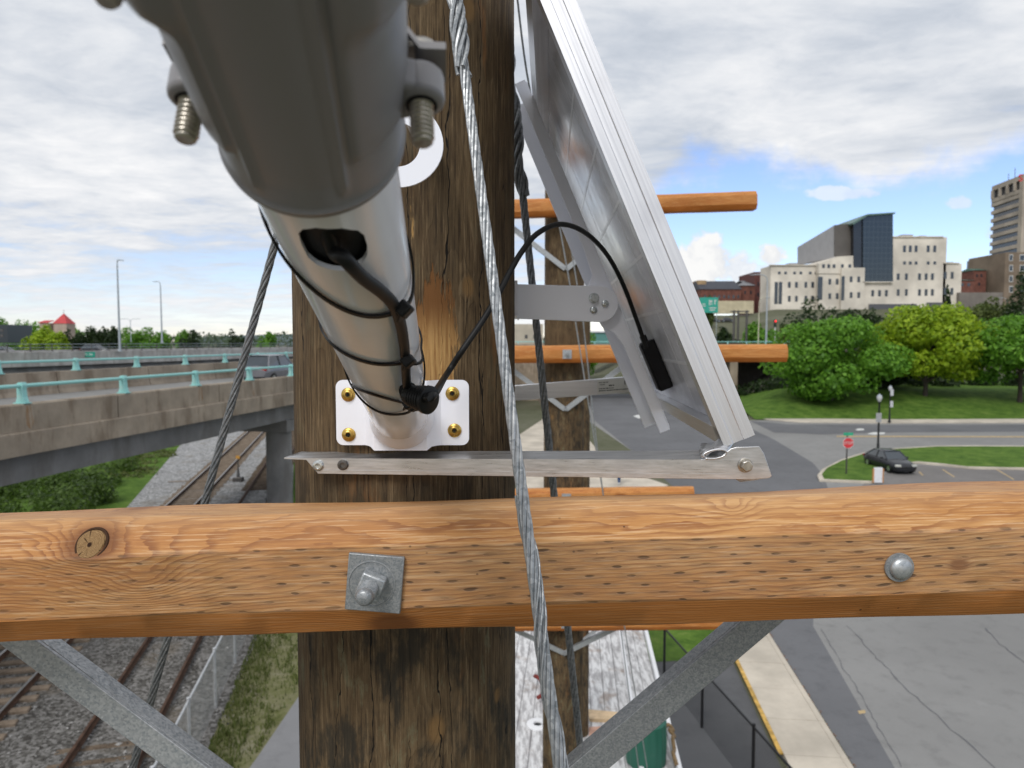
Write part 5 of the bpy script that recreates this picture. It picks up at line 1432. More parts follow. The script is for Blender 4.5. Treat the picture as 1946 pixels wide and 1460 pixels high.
obj('post', MB().cyl(P(1400, 652, 140), Vector((P(1400, 652, 140).x, 140, 0)), .2, 8), M['dark_steel'], gt)
ts = thing('traffic_signal', 'traffic signal showing red on a pale post by the overpass', 'traffic signal', P(1473, 655, 122))
b = P(1473, 655, 122)
obj('post', MB().cyl(Vector((b.x, b.y, 7.5)), P(1473, 622, 122), .10, 8), mat_plain('pale_post', (.55, .57, .57), .5), ts)
c = P(1473, 615, 122); hd = obj('signal_head', MB().box(c, (.42, .34, 1.25)), M['black_post'], ts, bevel=.04)
for k, (nm, col, em) in enumerate((('red_lens', (.6, .02, .02), 3.), ('amber_lens', (.09, .05, .01), 0), ('green_lens', (.01, .06, .03), 0))):
    g = G(nm, rough=.3, color=col)
    if em: g.b.inputs['Emission Color'].default_value = (*col, 1); g.b.inputs['Emission Strength'].default_value = em
    obj(nm, MB().lathe([(.0001, 0), (.15, 0), (.13, .03), (.0001, .05)], c + Vector((0, -.18, .38 - .38 * k)), (0, -1, 0), 16), g, hd)

# ------------------------------------------------------------------ vehicles
def car(label, name, loc, yaw, paint, cat='car', L=4.5, W=1.76, Ht=1.42, suv=False, group='cars'):
    """front of the car faces local -y"""
    o = thing(name, label, cat, loc, yaw, group)
    pm = mat_plain(name + '_paint', paint, .22, .25, .08, 2., spec=.6)
    h = W / 2
    st = [(-L / 2, .30, .52, .62), (-L / 2 + .12, .22, .66, .84), (-L / 2 + .5, .18, .76, .94), (-L / 2 + 1.15, .18, .90, 1.0), (-.2, .18, .93, 1.0), (.9, .18, .94, 1.0), (L / 2 - .75, .2, .96, .98), (L / 2 - .18, .26, .90, .92), (L / 2, .36, .70, .80)]
    if suv: st = [(y, zb + .08, zt + .14, k) for y, zb, zt, k in st]
    rows = []
    for y, zb, zt, k in st:
        w_ = h * k; mid_ = (zb + zt) / 2
        rows.append([(-w_ * .86, y, zb), (-w_, y, mid_ - .05), (-w_ * .985, y, mid_ + .12), (-w_ * .90, y, zt - .04), (-w_ * .70, y, zt), (0, y, zt + .035), (w_ * .70, y, zt), (w_ * .90, y, zt - .04), (w_ * .985, y, mid_ + .12), (w_, y, mid_ - .05), (w_ * .86, y, zb), (-w_ * .86, y, zb)])
    mb = MB(); mb.grid(rows); mb.f += [tuple(range(11)), tuple((len(st) - 1) * 12 + k for k in range(11))[::-1]]
    bd = obj('body', mb, pm, o, local=True, smooth=50)
    dz = .12 if suv else 0.
    y0, y1, y2, y3 = -L / 2 + 1.25, -L / 2 + 2.0, L / 2 - 1.35, L / 2 - .55
    if suv: y2, y3 = L / 2 - .75, L / 2 - .3
    zb, zt = .90 + dz, Ht
    A = [(-h * .86, y0, zb), (h * .86, y0, zb), (h * .90, y3, zb + .03), (-h * .90, y3, zb + .03)]
    B = [(-h * .66, y1, zt - .03), (h * .66, y1, zt - .03), (h * .68, y2, zt - .03), (-h * .68, y2, zt - .03)]
    gl = mat_plain(name + '_glass', (.035, .045, .055), .06, 0., .1, 2., spec=.8)
    obj('windscreen', MB().prism([A[0], A[1], B[1], B[0]], (0, .03, .02)), gl, o, local=True, smooth=0)
    obj('rear_window', MB().prism([A[2], A[3], B[3], B[2]], (0, -.03, .02)), gl, o, local=True, smooth=0)
    for i, j in ((1, 2), (3, 0)):
        obj('side_window', MB().prism([A[i], A[j], B[j], B[i]], (-.03 if i == 1 else .03, 0, 0)), gl, o, local=True, smooth=0)
    mb = MB(); rws = []
    for y, z, k in ((y1 - .06, zt - .035, .67), (y1 + .2, zt, .66), (y2 - .3, zt, .67), (y2 + .06, zt - .04, .69)): rws.append([(-h * k - .03, y, z - .03), (-h * k * .8, y, z + .02), (0, y, z + .035), (h * k * .8, y, z + .02), (h * k + .03, y, z - .03)])
    mb.grid(rws); mb.grid([[(p[0], p[1], p[2] - .05) for p in r][::-1] for r in rws]); obj('roof', mb, pm, o, local=True)
    for a, b in zip(A, B):
        obj('pillar', MB().tube([a, b], .045, 6), pm, o, local=True)
    ym = (y1 + y2) / 2
    for s_ in (-1, 1): obj('pillar', MB().tube([(s_ * h * .89, ym, zb), (s_ * h * .68, ym, zt - .03)], .045, 6), M['black_post'], o, local=True)
    for s_ in (-1, 1):
        for y in (-L / 2 + .85, L / 2 - .85):
            w_ = obj('wheel', MB().lathe([(.20, -.10), (.31, -.10), (.325, -.05), (.325, .05), (.31, .10), (.20, .10)], (s_ * (h - .10), y, .325), (1, 0, 0), 24, caps=False), M['black'], o, local=True)
            obj('rim', MB().lathe([(.0001, .07), (.10, .085), (.20, .09), (.205, .02)], (s_ * (h - .10), y, .325), (s_, 0, 0), 20, caps=False), M['zinc'], w_, local=True)
        obj('headlight', MB().box((s_ * h * .66, -L / 2 + .14, .62 + dz), (.40, .16, .15), Matrix.Rotation(RAD(18 * s_), 3, 'Z')), mat_plain('headlight_lens', (.50, .50, .46), .15, 0., .05), o, local=True, bevel=.03)
        obj('tail_light', MB().box((s_ * h * .70, L / 2 - .09, .76 + dz), (.34, .12, .16)), mat_plain('tail_lens', (.30, .01, .01), .2), o, local=True, bevel=.02)
        obj('mirror', MB().box((s_ * (h + .06), y0 + .35, .97 + dz), (.18, .10, .12)), pm, o, local=True, bevel=.03)
    obj('grille', MB().box((0, -L / 2 + .02, .50 + dz), (.75, .06, .14)), M['black_post'], o, local=True, bevel=.02)
    obj('bumper_gap', MB().box((0, -L / 2 + .10, .27 + dz), (1.2, .08, .10)), M['black_post'], o, local=True)
    return o
cp = GR(1712, 900); car('dark grey sedan parked beside the grass island near the black lamp post', 'parked_car', (cp.x, cp.y + 1.6, .012), RAD(2), (.022, .023, .028), group='cars parked or driving')
cp = P(181, 654, 118); car('dark suv driving along the left highway below the dark trees', 'highway_car', (cp.x, cp.y, 7.2), RAD(78), (.03, .03, .033), L=4.7, W=1.85, Ht=1.72, suv=True, group='cars parked or driving')
cp = P(6, 656, 112); car('dark vehicle cut off by the left edge on the highway', 'highway_car', (cp.x, cp.y, 7.2), RAD(80), (.035, .035, .04), L=4.4, group='cars parked or driving')
cp = P(536, 708, 46); car('white and dark pickup on the viaduct ramp just left of the pole', 'ramp_car', (cp.x - .6, cp.y, 6.72), RAD(-9 + 180), (.20, .20, .215), L=4.9, W=1.9, Ht=1.75, suv=True, group='cars parked or driving')
for i, (u, v, col) in enumerate(((1357, 598, (.03, .03, .03)), (1383, 597, (.05, .05, .055)), (1868, 549, (.35, .03, .03)), (1878, 549, (.5, .5, .5)))):
    Y = 228 if u < 1500 else 255
    cp = P(u, v, Y); car(('small dark car left in the hillside car park behind the green sign', 'small dark car beside the gantry in the hillside car park', 'small red car high up below the brown building', 'small white car high up below the brown building')[i], 'distant_car', (cp.x, Y, hgt(cp.x, Y) + .05), RAD(85), col, group='cars parked or driving')

# ------------------------------------------------------------------ street furniture by the island
b = GR(1608, 905)
st = thing('stop_sign', 'red octagonal stop sign under a green street name plate', 'sign', (b.x, b.y, .15))
obj('post', MB().b2((b.x - .04, b.y - .03, .1), (b.x + .04, b.y + .03, 2.95)), M['dark_steel'], st)
c = Vector((b.x + .06, b.y - .05, 2.32))
mb = MB(); mb.prism([c + Vector((.40 * cos(RAD(22.5 + 45 * k)), 0, .40 * sin(RAD(22.5 + 45 * k)))) for k in range(8)], (0, .012, 0)); obj('border', mb, M['roadwhite'], st, smooth=0)
mb = MB(); mb.prism([c + Vector((.37 * cos(RAD(22.5 + 45 * k)), -.006, .37 * sin(RAD(22.5 + 45 * k)))) for k in range(8)], (0, .005, 0)); obj('face', mb, mat_plain('stop_red', (.60, .04, .05), .45, 0., .08), st, smooth=0)
obj('lettering', xform(text_mb('STOP', .27, .002), c + Vector((0, -.010, 0)), (1, 0, 0), (0, 0, 1), (0, -1, 0)), M['roadwhite'], st, smooth=0)
obj('name_plate', MB().box(c + Vector((0, .02, .62)), (.66, .012, .20)), mat_plain('street_sign_green', (.03, .36, .20), .5), st, smooth=0)
def park_lamp(label, u, v, top):
    b = GR(u, v); b.z = .14; hL = P(u, top, b.y).z - b.z
    o = thing('lamp_post', label, 'lamp post', b, group='black lamp posts')
    obj('column', MB().lathe([(.17, 0), (.17, .18), (.12, .30), (.10, .9), (.08, 1.0), (.065, hL - .75), (.09, hL - .70), (.11, hL - .62)], b, (0, 0, 1), 16), M['black_post'], o)
    obj('globe', MB().lathe([(.09, hL - .62), (.20, hL - .38), (.21, hL - .28), (.17, hL - .14), (.09, hL - .10)], b, (0, 0, 1), 18), mat_plain('globe_glass', (.50, .51, .52), .25, 0., .05), o)
    obj('finial', MB().lathe([(.20, hL - .16), (.12, hL - .07), (.03, hL - .03), (.02, hL + .05), (.001, hL + .06)], b, (0, 0, 1), 16), M['lamp_pole'], o)
    return o, b
lp, b = park_lamp('black lamp post with pale globe standing by the parked sedan', 1668, 868, 749)
obj('notice_plate', MB().box(b + Vector((-.06, -.09, 3.05)), (.45, .02, .75)), mat_plain('notice_grey', (.33, .33, .34), .6), lp, smooth=0)
lp2, b = park_lamp('second black lamp post across the road in front of the trees', 1690, 806, 733)
for v_ in (746, 768): obj('banner_plate', MB().box(Vector((b.x + .12, b.y - .14, P(1692, v_, b.y).z)), (.34, .03, .72)), mat_plain('banner_white', (.5, .51, .52), .6), lp2, smooth=0)
b = GR(1668, 921)
bo = thing('bollard_sign', 'white utility marker with orange edges in front of the sedan', 'marker', (b.x, b.y, .16))
obj('panel', MB().b2((b.x - .27, b.y - .05, .12), (b.x + .27, b.y + .05, 1.12)), mat_plain('marker_white', (.70, .71, .73), .5, 0., .05), bo, bevel=.02)
for s_ in (-1, 1): obj('edge_strip', MB().b2((b.x + s_ * .31 - .035, b.y - .055, .12), (b.x + s_ * .31 + .035, b.y + .055, 1.05)), mat_plain('marker_orange', (.52, .25, .10), .6), bo)
b = GR(453, 915); b.z = 0
sw = thing('switch_stand', 'small railway switch stand with an orange target', 'switch stand', b)
obj('base', MB().box(b + Vector((0, 0, .15)), (.6, .5, .3)), M['dark_steel'], sw, bevel=.03)
obj('mast', MB().lathe([(.12, .3), (.06, .8), (.04, .9), (.035, 1.55)], b, (0, 0, 1), 10), M['dark_steel'], sw)
obj('target', MB().box(b + Vector((0, 0, 1.62)), (.26, .03, .22)), mat_plain('target_orange', (.60, .30, .05), .5), sw)
obj('throw_rod', MB().cyl(b + Vector((0, 0, .10)), b + Vector((-4.4, -.6, .10)), .035, 6), M['tie_pale'], sw)

# a walker on the far sidewalk, mostly behind the bracket
def person(label, base, yaw, jeans, top):
    o = thing('person', label, 'person', base, yaw)
    def skin(name, V, E, R_, mat, root=0):
        me = bpy.data.meshes.new(name); me.from_pydata(V, E, []); ob = bpy.data.objects.new(name, me); COL.objects.link(ob); ob.parent = o
        m_ = ob.modifiers.new('skin', 'SKIN'); 
        for i, r in enumerate(R_): me.skin_vertices[0].data[i].radius = (r, r) if not isinstance(r, tuple) else r
        me.skin_vertices[0].data[root].use_root = True
        s_ = ob.modifiers.new('sub', 'SUBSURF'); s_.levels = s_.render_levels = 2; me.materials.append(mat.mat); return ob
    V = [(0, 0, .95), (0, 0, 1.12), (0, .01, 1.30), (0, .01, 1.44), (0, 0, 1.52), (0, -.02, 1.63), (0, -.02, 1.72),
         (-.09, 0, .90), (-.10, -.08, .50), (-.10, -.12, .08), (-.10, -.22, .03), (.09, 0, .90), (.10, .10, .50), (.10, .22, .10), (.10, .12, .03),
         (-.19, .01, 1.42), (-.24, .08, 1.14), (-.23, .02, .90), (-.22, -.02, .80), (.19, .01, 1.42), (.24, -.06, 1.14), (.23, -.14, .92), (.22, -.18, .83)]
    E = [(0, 1), (1, 2), (2, 3), (3, 4), (4, 5), (5, 6), (0, 7), (7, 8), (8, 9), (9, 10), (0, 11), (11, 12), (12, 13), (13, 14), (3, 15), (15, 16), (16, 17), (17, 18), (3, 19), (19, 20), (20, 21), (21, 22)]
    R_ = [(.15, .11), (.14, .10), (.16, .11), (.10, .08), .055, .095, .075, .09, .065, .05, .045, .09, .065, .05, .045, .06, .045, .038, .035, .06, .045, .038, .035]
    skin('body', V, E, R_, top)
    skin('jeans', [(0, 0, .98), (-.09, 0, .88), (-.10, -.08, .50), (-.10, -.115, .10), (.09, 0, .88), (.10, .10, .50), (.10, .215, .13)], [(0, 1), (1, 2), (2, 3), (0, 4), (4, 5), (5, 6)], [(.165, .13), .105, .078, .065, .105, .078, .065], jeans)
    obj('hair', MB().lathe([(.02, 1.76), (.08, 1.745), (.105, 1.68), (.10, 1.62)], (0, .005, 0), (0, 0, 1), 14, caps=False), M['bark'], o, local=True)
    return o
b = GR(1176, 925); person('person in blue jeans walking on the far sidewalk behind the bracket', (b.x, b.y, .14), RAD(200), mat_plain('denim', (.03, .06, .14), .9), mat_plain('pale_shirt', (.55, .57, .60), .9))
q0, q1 = GR(1000, 930), GR(1290, 930)
raised('far_pavement', [(985, 935), (1235, 935), (1270, 926), (1230, 912), (1160, 890), (1105, 820), (1080, 760), (1040, 760), (1030, 800), (985, 830)], .13, M['sidewalk'])

# ------------------------------------------------------------------ buildings on the hill
def px_box(u0, v0, u1, v1, Y, dep):
    a, b = P(u0, v0, Y), P(u1, v1, Y)
    return (min(a.x, b.x), Y, min(a.z, b.z)), (max(a.x, b.x), Y + dep, max(a.z, b.z))
beige = mat_concrete('beige_precast', (.66, .61, .53), (.55, .49, .41), .16, False, .8)
gmetal = mat_plain('grey_metal_cladding', (.34, .33, .33), .45, .2, .06, .3)
dmetal = mat_plain('dark_grey_cladding', (.115, .105, .095), .5, .2, .08, .3)
win = mat_plain('window_glass', (.030, .036, .045), .12, 0., .2, .5, spec=.7)
YB = 262.
ct = thing('civic_building', 'large beige civic building with a dark glass tower on the hill', 'building', P(1640, 600, YB))
def cb(name, u0, v0, u1, v1, dy, dep, mat, par=ct, **k):
    lo, hi = px_box(u0, v0, u1, v1, YB + dy, dep); return obj(name, MB().b2(lo, hi), mat, par, smooth=0, **k)
def poly_block(name, pts, dy, dep, mat):
    return obj(name, MB().prism([P(u, v, YB + dy) for u, v in pts], (0, dep, 0)), mat, ct, smooth=0)
left_w = cb('wall', 1465, 505, 1556, 625, 4, 11, beige)
mid_w = poly_block('wall', [(1556, 500), (1615, 487), (1640, 508), (1640, 640), (1556, 640)], 1.5, 40, beige)
cen_w = cb('wall', 1600, 509, 1640, 640, 0, 30, beige)
step_w = poly_block('wall', [(1556, 501), (1590, 488), (1625, 486), (1640, 510), (1640, 520), (1556, 520)], 1.2, 30, beige)
low_w = cb('wall', 1640, 537, 1697, 640, 1.0, 30, beige)
rt_w = cb('wall', 1697, 451, 1793, 640, 1.6, 45, beige)
rt2_w = cb('wall', 1793.2, 501, 1823, 640, 1.6, 45, beige)
gl = G('dark_curtain_wall', rough=.12, spec=.7)
x_, y_, z_ = gl.sep(gl.co)
gx = gl.m('ABSOLUTE', gl.sub(gl.m('FRACT', gl.m('DIVIDE', x_, 1.6)), .5)); gz = gl.m('ABSOLUTE', gl.sub(gl.m('FRACT', gl.m('DIVIDE', z_, 1.9)), .5))
gl.color(gl.mix(gl.m('MAXIMUM', gl.step(gx, .44, .47), gl.step(gz, .44, .47)), (.012, .020, .028), (.040, .050, .058)))
poly_block('glass_tower', [(1640, 411), (1697, 406), (1697, 535.5), (1640, 537)], .4, 20, gl)
tower_cap = poly_block('tower_roof', [(1620, 424), (1648, 407), (1701, 403.5), (1702, 406), (1649, 410), (1622, 427)], -.6, 22, mat_plain('green_copper', (.10, .17, .15), .5))
poly_block('dark_recess', [(1622, 425), (1647, 411), (1647, 536), (1624, 536), (1622, 500)], 1.0, 18, mat_plain('black_glass', (.015, .016, .020), .15, 0., .2, .4, spec=.6))
poly_block('grey_block', [(1586, 428), (1622, 424), (1622, 500), (1586, 487)], 3.2, .6, dmetal)
# the receding light-grey flank, truly going back into the hill
a, b, c_, d_ = P(1586, 428, YB + 3.2), P(1515.5, 470, YB + 42), P(1515.5, 503, YB + 42), P(1586, 490, YB + 3.2)
fl_ = obj('grey_flank', MB().prism([a, b, c_, d_], (2., 3., 0)), gmetal, ct, smooth=0)
def lerp2(s, t): return (a * (1 - s) + b * s) * (1 - t) + (d_ * (1 - s) + c_ * s) * t
nrm_ = (b - a).cross(d_ - a).normalized()
if nrm_.y > 0: nrm_ = -nrm_
for (s0, s1, t0, t1) in ((.25, .90, .10, .22), (.05, .80, .72, .82)):
    obj('window_band', MB().prism([lerp2(s0, t0), lerp2(s1, t0), lerp2(s1, t1), lerp2(s0, t1)], nrm_ * .12), win, fl_, smooth=0)
obj('end_wall', MB().prism([P(1464.8, 506, YB + 4), P(1449, 511, YB + 26), P(1449, 622, YB + 26), P(1464.8, 622, YB + 4)], (.3, 1, 0)), mat_plain('dark_glass_wall', (.10, .10, .115), .3), ct, smooth=0)  # dark glass face over the block's left end
WROWS = [(rt_w, 1.6, 473, 12.5, 5, (1719, 1730, 1741, 1764, 1776.5)), (rt_w, 1.6, 500, 6, 5, (1719, 1730, 1741, 1764, 1776.5)), (rt_w, 1.6, 526, 12.5, 5, (1707, 1722.5, 1747.5, 1760, 1772)), (rt2_w, 1.6, 523.5, 13, 5, (1796.5, 1809.5)),
         (rt_w, 1.6, 556, 12.5, 5, (1707, 1722.5, 1747.5, 1760, 1772)), (rt2_w, 1.6, 554, 13, 5, (1796, 1809)), (low_w, 1.0, 557.5, 12, 5, (1658.5, 1671.5, 1684.5)),
         (left_w, 4, 541.5, 11, 5, (1500, 1513.5, 1531.5, 1544.5)), (left_w, 4, 568, 11, 5, (1500, 1513.5, 1531.5, 1544.5)), (left_w, 4, 519, 5, 5, (1481, 1493, 1510, 1522, 1540, 1551)),
         (mid_w, 1.5, 535.5, 11, 5, (1577, 1591)), (mid_w, 1.5, 563, 11, 5, (1577, 1591)), (cen_w, 0, 531, 11, 5, (1617.5, 1632)), (cen_w, 0, 561, 11, 5, (1617.5, 1632)), (step_w, 1.2, 506, 7, 5, (1565, 1575, 1585, 1601, 1615)),
         (left_w, 4, 557, 42, 5.5, (1475, 1483)), (left_w, 4, 595, 12, 6, (1475, 1483)), (mid_w, 1.5, 548, 44, 8, (1558.5,)), (cen_w, 0, 548, 46, 4.5, (1602,))]
for wl, dy, v, hh, ww, us in WROWS:
    for u in us:
        lo, hi = px_box(u - ww / 2, v - hh / 2, u + ww / 2, v + hh / 2, YB + dy - .06, .055)
        f = obj('window', MB().b2(lo, hi), win, wl, smooth=0)
# roof copings
for (u0, u1, v0, v1, dy) in ((1715, 1735, 446, 451.5, 12), (1748, 1760, 448, 451.5, 20), (1500, 1516, 500, 505.5, 8), (1800, 1812, 498, 501.5, 14)):
    cb('roof_plant', u0, v0, u1, v1, dy, 4, gmetal)
for (u0, u1, v, dy) in ((1464, 1557, 503.8, 3.8), (1696.9, 1793.6, 449.8, 1.4), (1793.6, 1823.4, 499.8, 1.4), (1639.6, 1697.2, 536.2, .3)):
    cb('coping', u0, v - .8, u1, v + 1.0, dy - .3, 1.5, beige)
cb('ground_floor_opening', 1652, 578, 1742, 590, .5, .6, mat_plain('shop_glass', (.09, .09, .10), .3)); cb('ground_floor_opening', 1762, 575, 1792, 590, 1.2, .3, mat_plain('shop_glass', (.09, .09, .10), .3))

# tall tower at the right edge
YT = 380.
A_ = P(1934, 600, YT); xl, xr = 273.2, 312.
zt, zb = P(1934, 331, YT).z, 20.
tw_ = thing('office_tower', 'tall banded office tower with a red emblem at the right edge', 'building', (285, 390, zb))
cream = mat_concrete('tower_precast', (.40, .35, .29), (.33, .28, .23), .15, False, .8)
X0, Y0 = A_.x, YT; Y1 = 410.; X1 = 273.
quad = [(X0, Y0), (xr, Y0 + 4), (xr, Y1 + 6), (X1, Y1)]
def ring(z0, z1, off, mat, name):
    cx_, cy_ = sum(p[0] for p in quad) / 4, sum(p[1] for p in quad) / 4
    q = []
    for x, y in quad:
        d_ = Vector((x - cx_, y - cy_)); q.append((x + d_.normalized().x * off, y + d_.normalized().y * off, z0))
    return obj(name, MB().prism(q, (0, 0, z1 - z0)), mat, tw_, smooth=0)
ring(zb, zt - .3, -1.2, win, 'glass_core')
fh = (zt - 9.5 - zb) / 15.5
for k in range(16): ring(zb + fh * k, zb + fh * k + fh * .46, 0, cream, 'floor_band')
ring(zt - 9.3, zt - 7.2, .05, cream, 'floor_band'); ring(zt - 2.6, zt, .05, cream, 'roof_band')
ring(zt - 7.19, zt - 2.61, -1.6, M['black_post'], 'top_storey')
def on_left(t, z): return Vector((X0 + (X1 - X0) * t, Y0 + (Y1 - Y0) * t, z))
for t in (.0, .24, .48, .72, .97):
    p = on_left(t, 0); obj('column', MB().b2((p.x - .6, p.y - .6, zt - 7.2), (p.x + .6, p.y + .6, zt - 2.6)), cream, tw_, smooth=0)
obj('corner_pier', MB().prism([(X0 - .6, Y0 - .9, zb), (X0 + 3.6, Y0 - .3, zb), (X0 + 3.8, Y0 + 1.2, zb), (X0 - .2, Y0 + 2.4, zb)], (0, 0, zt - zb - .05)), cream, tw_, smooth=0)
obj('parapet', MB().prism([(X0 + .2, Y0 + .1, zt - 11), (xr, Y0 + 3.2, zt - 11), (xr, Y0 + 4.2, zt - 11), (X0 + .2, Y0 + 1, zt - 11)], (0, 0, 10.9)), cream, tw_, smooth=0)
e = P(1939.5, 339, YT - 2); obj('red_emblem', xform(text_mb('S', 5.2, .25), e, (1, .07, 0), (0, 0, 1), (0, -1, 0)), mat_plain('emblem_red', (.62, .03, .035), .5), tw_, smooth=0)
for u in (1916, 1928): q = P(u, 352, YT + 10); obj('antenna', MB().cyl((q.x, q.y, zt - 1), (q.x, q.y, zt + 2.5 + (u == 1928) * 3), .15, 6), M['dark_steel'], tw_)
# brown hotel block below it
YH = 300.
hb = thing('brown_building', 'plain brown building with ivy-blackened wall below the office tower', 'building', P(1920, 540, YH))
bw = mat_concrete('brown_render', (.20, .155, .115), (.155, .12, .09), .16, False)
lo, hi = px_box(1911, 479.5, 2010, 580, YH, 24); w1 = obj('wall', MB().b2(lo, hi), bw, hb, smooth=0)
obj('flank_wall', MB().prism([P(1910.8, 480, YH), P(1873, 490, YH + 22), P(1873, 580, YH + 22), P(1910.8, 580, YH)], (.5, 1, 0)), mat_concrete('buff_render', (.26, .215, .165), (.19, .155, .12), .16, False), hb, smooth=0)
for u in (1921.5, 1943, 1965):
    for v in (490, 510, 530, 550):
        ww = 5 if u < 1930 else 8
        lo, hi = px_box(u - ww / 2 - .8, v - 6.2, u + ww / 2 + .8, v + 6.2, YH - .10, .09); f = obj('window', MB().b2(lo, hi), M['roadwhite'], w1, smooth=0)
        lo, hi = px_box(u - ww / 2, v - 5, u + ww / 2, v + 5, YH - .14, .035); obj('pane', MB().b2(lo, hi), win, f, smooth=0)
# dark ivy on the flank: leaf clumps
def leaf_cloud(n, centers, size, flat=1., seed=1, shell=.55):
    """n leaf quads spread over lumpy clumps: [(cx, cy, cz, rx, ry, rz)]"""
    rng = np.random.default_rng(seed); C_ = np.array(centers, float); wts = np.prod(C_[:, 3:], axis=1) ** (2 / 3); idx = rng.choice(len(C_), n, p=wts / wts.sum())
    dv = rng.normal(size=(n, 3)); dv /= np.linalg.norm(dv, axis=1)[:, None]
    rad_ = (shell + (1 - shell) * rng.random(n) ** .6) * (1 + rng.normal(0, .06, n)); pos = C_[idx, :3] + dv * C_[idx, 3:] * rad_[:, None]
    nm = dv * .8 + rng.normal(size=(n, 3)) * .55 + np.array([0, 0, .35]); nm /= np.linalg.norm(nm, axis=1)[:, None]
    t1 = np.cross(nm, rng.normal(size=(n, 3))); t1 /= np.linalg.norm(t1, axis=1)[:, None]; t2 = np.cross(nm, t1)
    sz = size * (.55 + .9 * rng.random(n)); s1 = t1 * sz[:, None]; s2 = t2 * (sz * .62)[:, None]
    v = np.stack([pos - s1, pos + s2, pos + s1, pos - s2], axis=1).reshape(-1, 3)
    mb = MB(); mb.v = v.tolist(); mb.f = np.arange(4 * n).reshape(-1, 4).tolist(); return mb
p = P(1893, 545, YH + 9)
obj('ivy', leaf_cloud(700, [(p.x, p.y - 1.5, p.z, 2.6, 2., 6.5), (p.x + .8, p.y - 1.5, p.z + 8, .8, 1., 6), (p.x + 2, p.y - 2.2, p.z - 4, 2.5, 1.5, 4)], .45, seed=5), mat_leaf('dark_ivy', (.018, .016, .014), (.03, .026, .02), (.008, .008, .007)), hb, smooth=0)
# smaller houses
brick = mat_plain('red_brick', (.155, .062, .045), .85, 0., .25, .8); roofm = mat_plain('dark_slate', (.050, .053, .066), .7, 0., .1, .6); tan_ = mat_plain('tan_brick', (.36, .25, .14), .85, 0., .2, .8); yel = mat_plain('cream_wall', (.50, .44, .30), .8, 0., .12, .5)
def house(label, u0, v_eave, u1, v_base, Y, dep, wall, roof_h=0, roof=roofm, wins=(), name='brick_building', ridge_in=.0):
    lo, hi = px_box(u0, v_eave, u1, v_base, Y, dep); o = thing(name, label, 'building', ((lo[0] + hi[0]) / 2, Y + dep / 2, lo[2]))
    w_ = obj('wall', MB().b2(lo, hi), wall, o, smooth=0)
    if roof_h:
        z1 = hi[2] + roof_h * Y / F; r = ridge_in
        mb = MB().add([(lo[0] - .3, lo[1] - .4, hi[2] + .003), (hi[0] + .3, lo[1] - .4, hi[2] + .003), (hi[0] + .3, hi[1] + .4, hi[2] + .003), (lo[0] - .3, hi[1] + .4, hi[2] + .003), (lo[0] + r, (lo[1] + hi[1]) / 2, z1), (hi[0] - r, (lo[1] + hi[1]) / 2, z1)], [(0, 1, 5, 4), (2, 3, 4, 5), (1, 2, 5), (3, 0, 4), (3, 2, 1, 0)])
        obj('roof', mb, roof, o, smooth=0)
    for (u, v, ww, hh) in wins:
        l2, h2 = px_box(u - ww / 2, v - hh / 2, u + ww / 2, v + hh / 2, Y - .07, .06); obj('window', MB().b2(l2, h2), win, w_, smooth=0)
    return o
house('long brick building with a dark slate roof behind the green sign', 1331, 550, 1408, 585, 285, 18, brick, 19, wins=[(1340 + 9 * k, 564, 3.5, 6) for k in range(8)])
house('tan gable building just right of the solar panel edge', 1326, 533, 1341, 585, 290, 12, tan_, 0, wins=[(1334, 548, 3, 6)])
house('red brick block with a hipped grey roof beside the beige building', 1408, 543, 1434, 592, 287, 16, brick, 12, mat_plain('grey_hip_roof', (.20, .20, .21), .7), [(1416, 556, 3, 6), (1427, 556, 3, 6)], ridge_in=4)
house('tall dark red brick wall block at the beige building corner', 1434, 517, 1450, 600, 292, 20, mat_plain('dark_red_brick', (.12, .045, .04), .85, 0., .2, .8), 0, wins=[(1441, 540, 3, 7), (1441, 560, 3, 7)])
house('cream retaining wall with wall art below the brick buildings', 1362, 572, 1432, 596, 250, 3, yel, 0, name='retaining_wall')
house('narrow blue-grey tower block between the beige and brown buildings', 1864, 492, 1876, 560, 330, 10, mat_plain('bluegrey_panel', (.20, .24, .30), .6), 0, wins=[(1870, 500, 7, 4), (1870, 512, 7, 4)])
house('red brick house with green roof beside the brown building', 1851, 514, 1873, 556, 310, 10, brick, 5, mat_plain('green_roof', (.05, .12, .09), .6), [(1857, 524, 3, 6), (1865, 524, 3, 6), (1861, 540, 3, 6)])
house('low brick shop row with white front behind the beige building', 1823, 533, 1851, 556, 300, 10, brick, 3, mat_plain('green_roof', (.05, .12, .09), .6), [(1829, 541, 4, 6), (1841, 541, 5, 6)])
house('grey stone retaining wall right of the beige building', 1823, 556, 1905, 585, 262, 3, mat_concrete('old_stone', (.20, .18, .16), (.13, .12, .11), .3, False), 0, name='retaining_wall')
house('low beige warehouse beyond the overpass between the poles', 930, 616, 1032, 660, 200, 30, mat_plain('warehouse_beige', (.46, .41, .33), .8, 0., .1, .3), 0, wins=[(1000, 640, 5, 7), (1016, 640, 5, 7)], name='warehouse')
house('teal clad low building beyond the overpass behind the panel', 1088, 632, 1165, 660, 190, 15, mat_plain('teal_cladding', (.10, .24, .22), .6), 4, mat_plain('pale_roof', (.5, .5, .5), .6), name='warehouse')
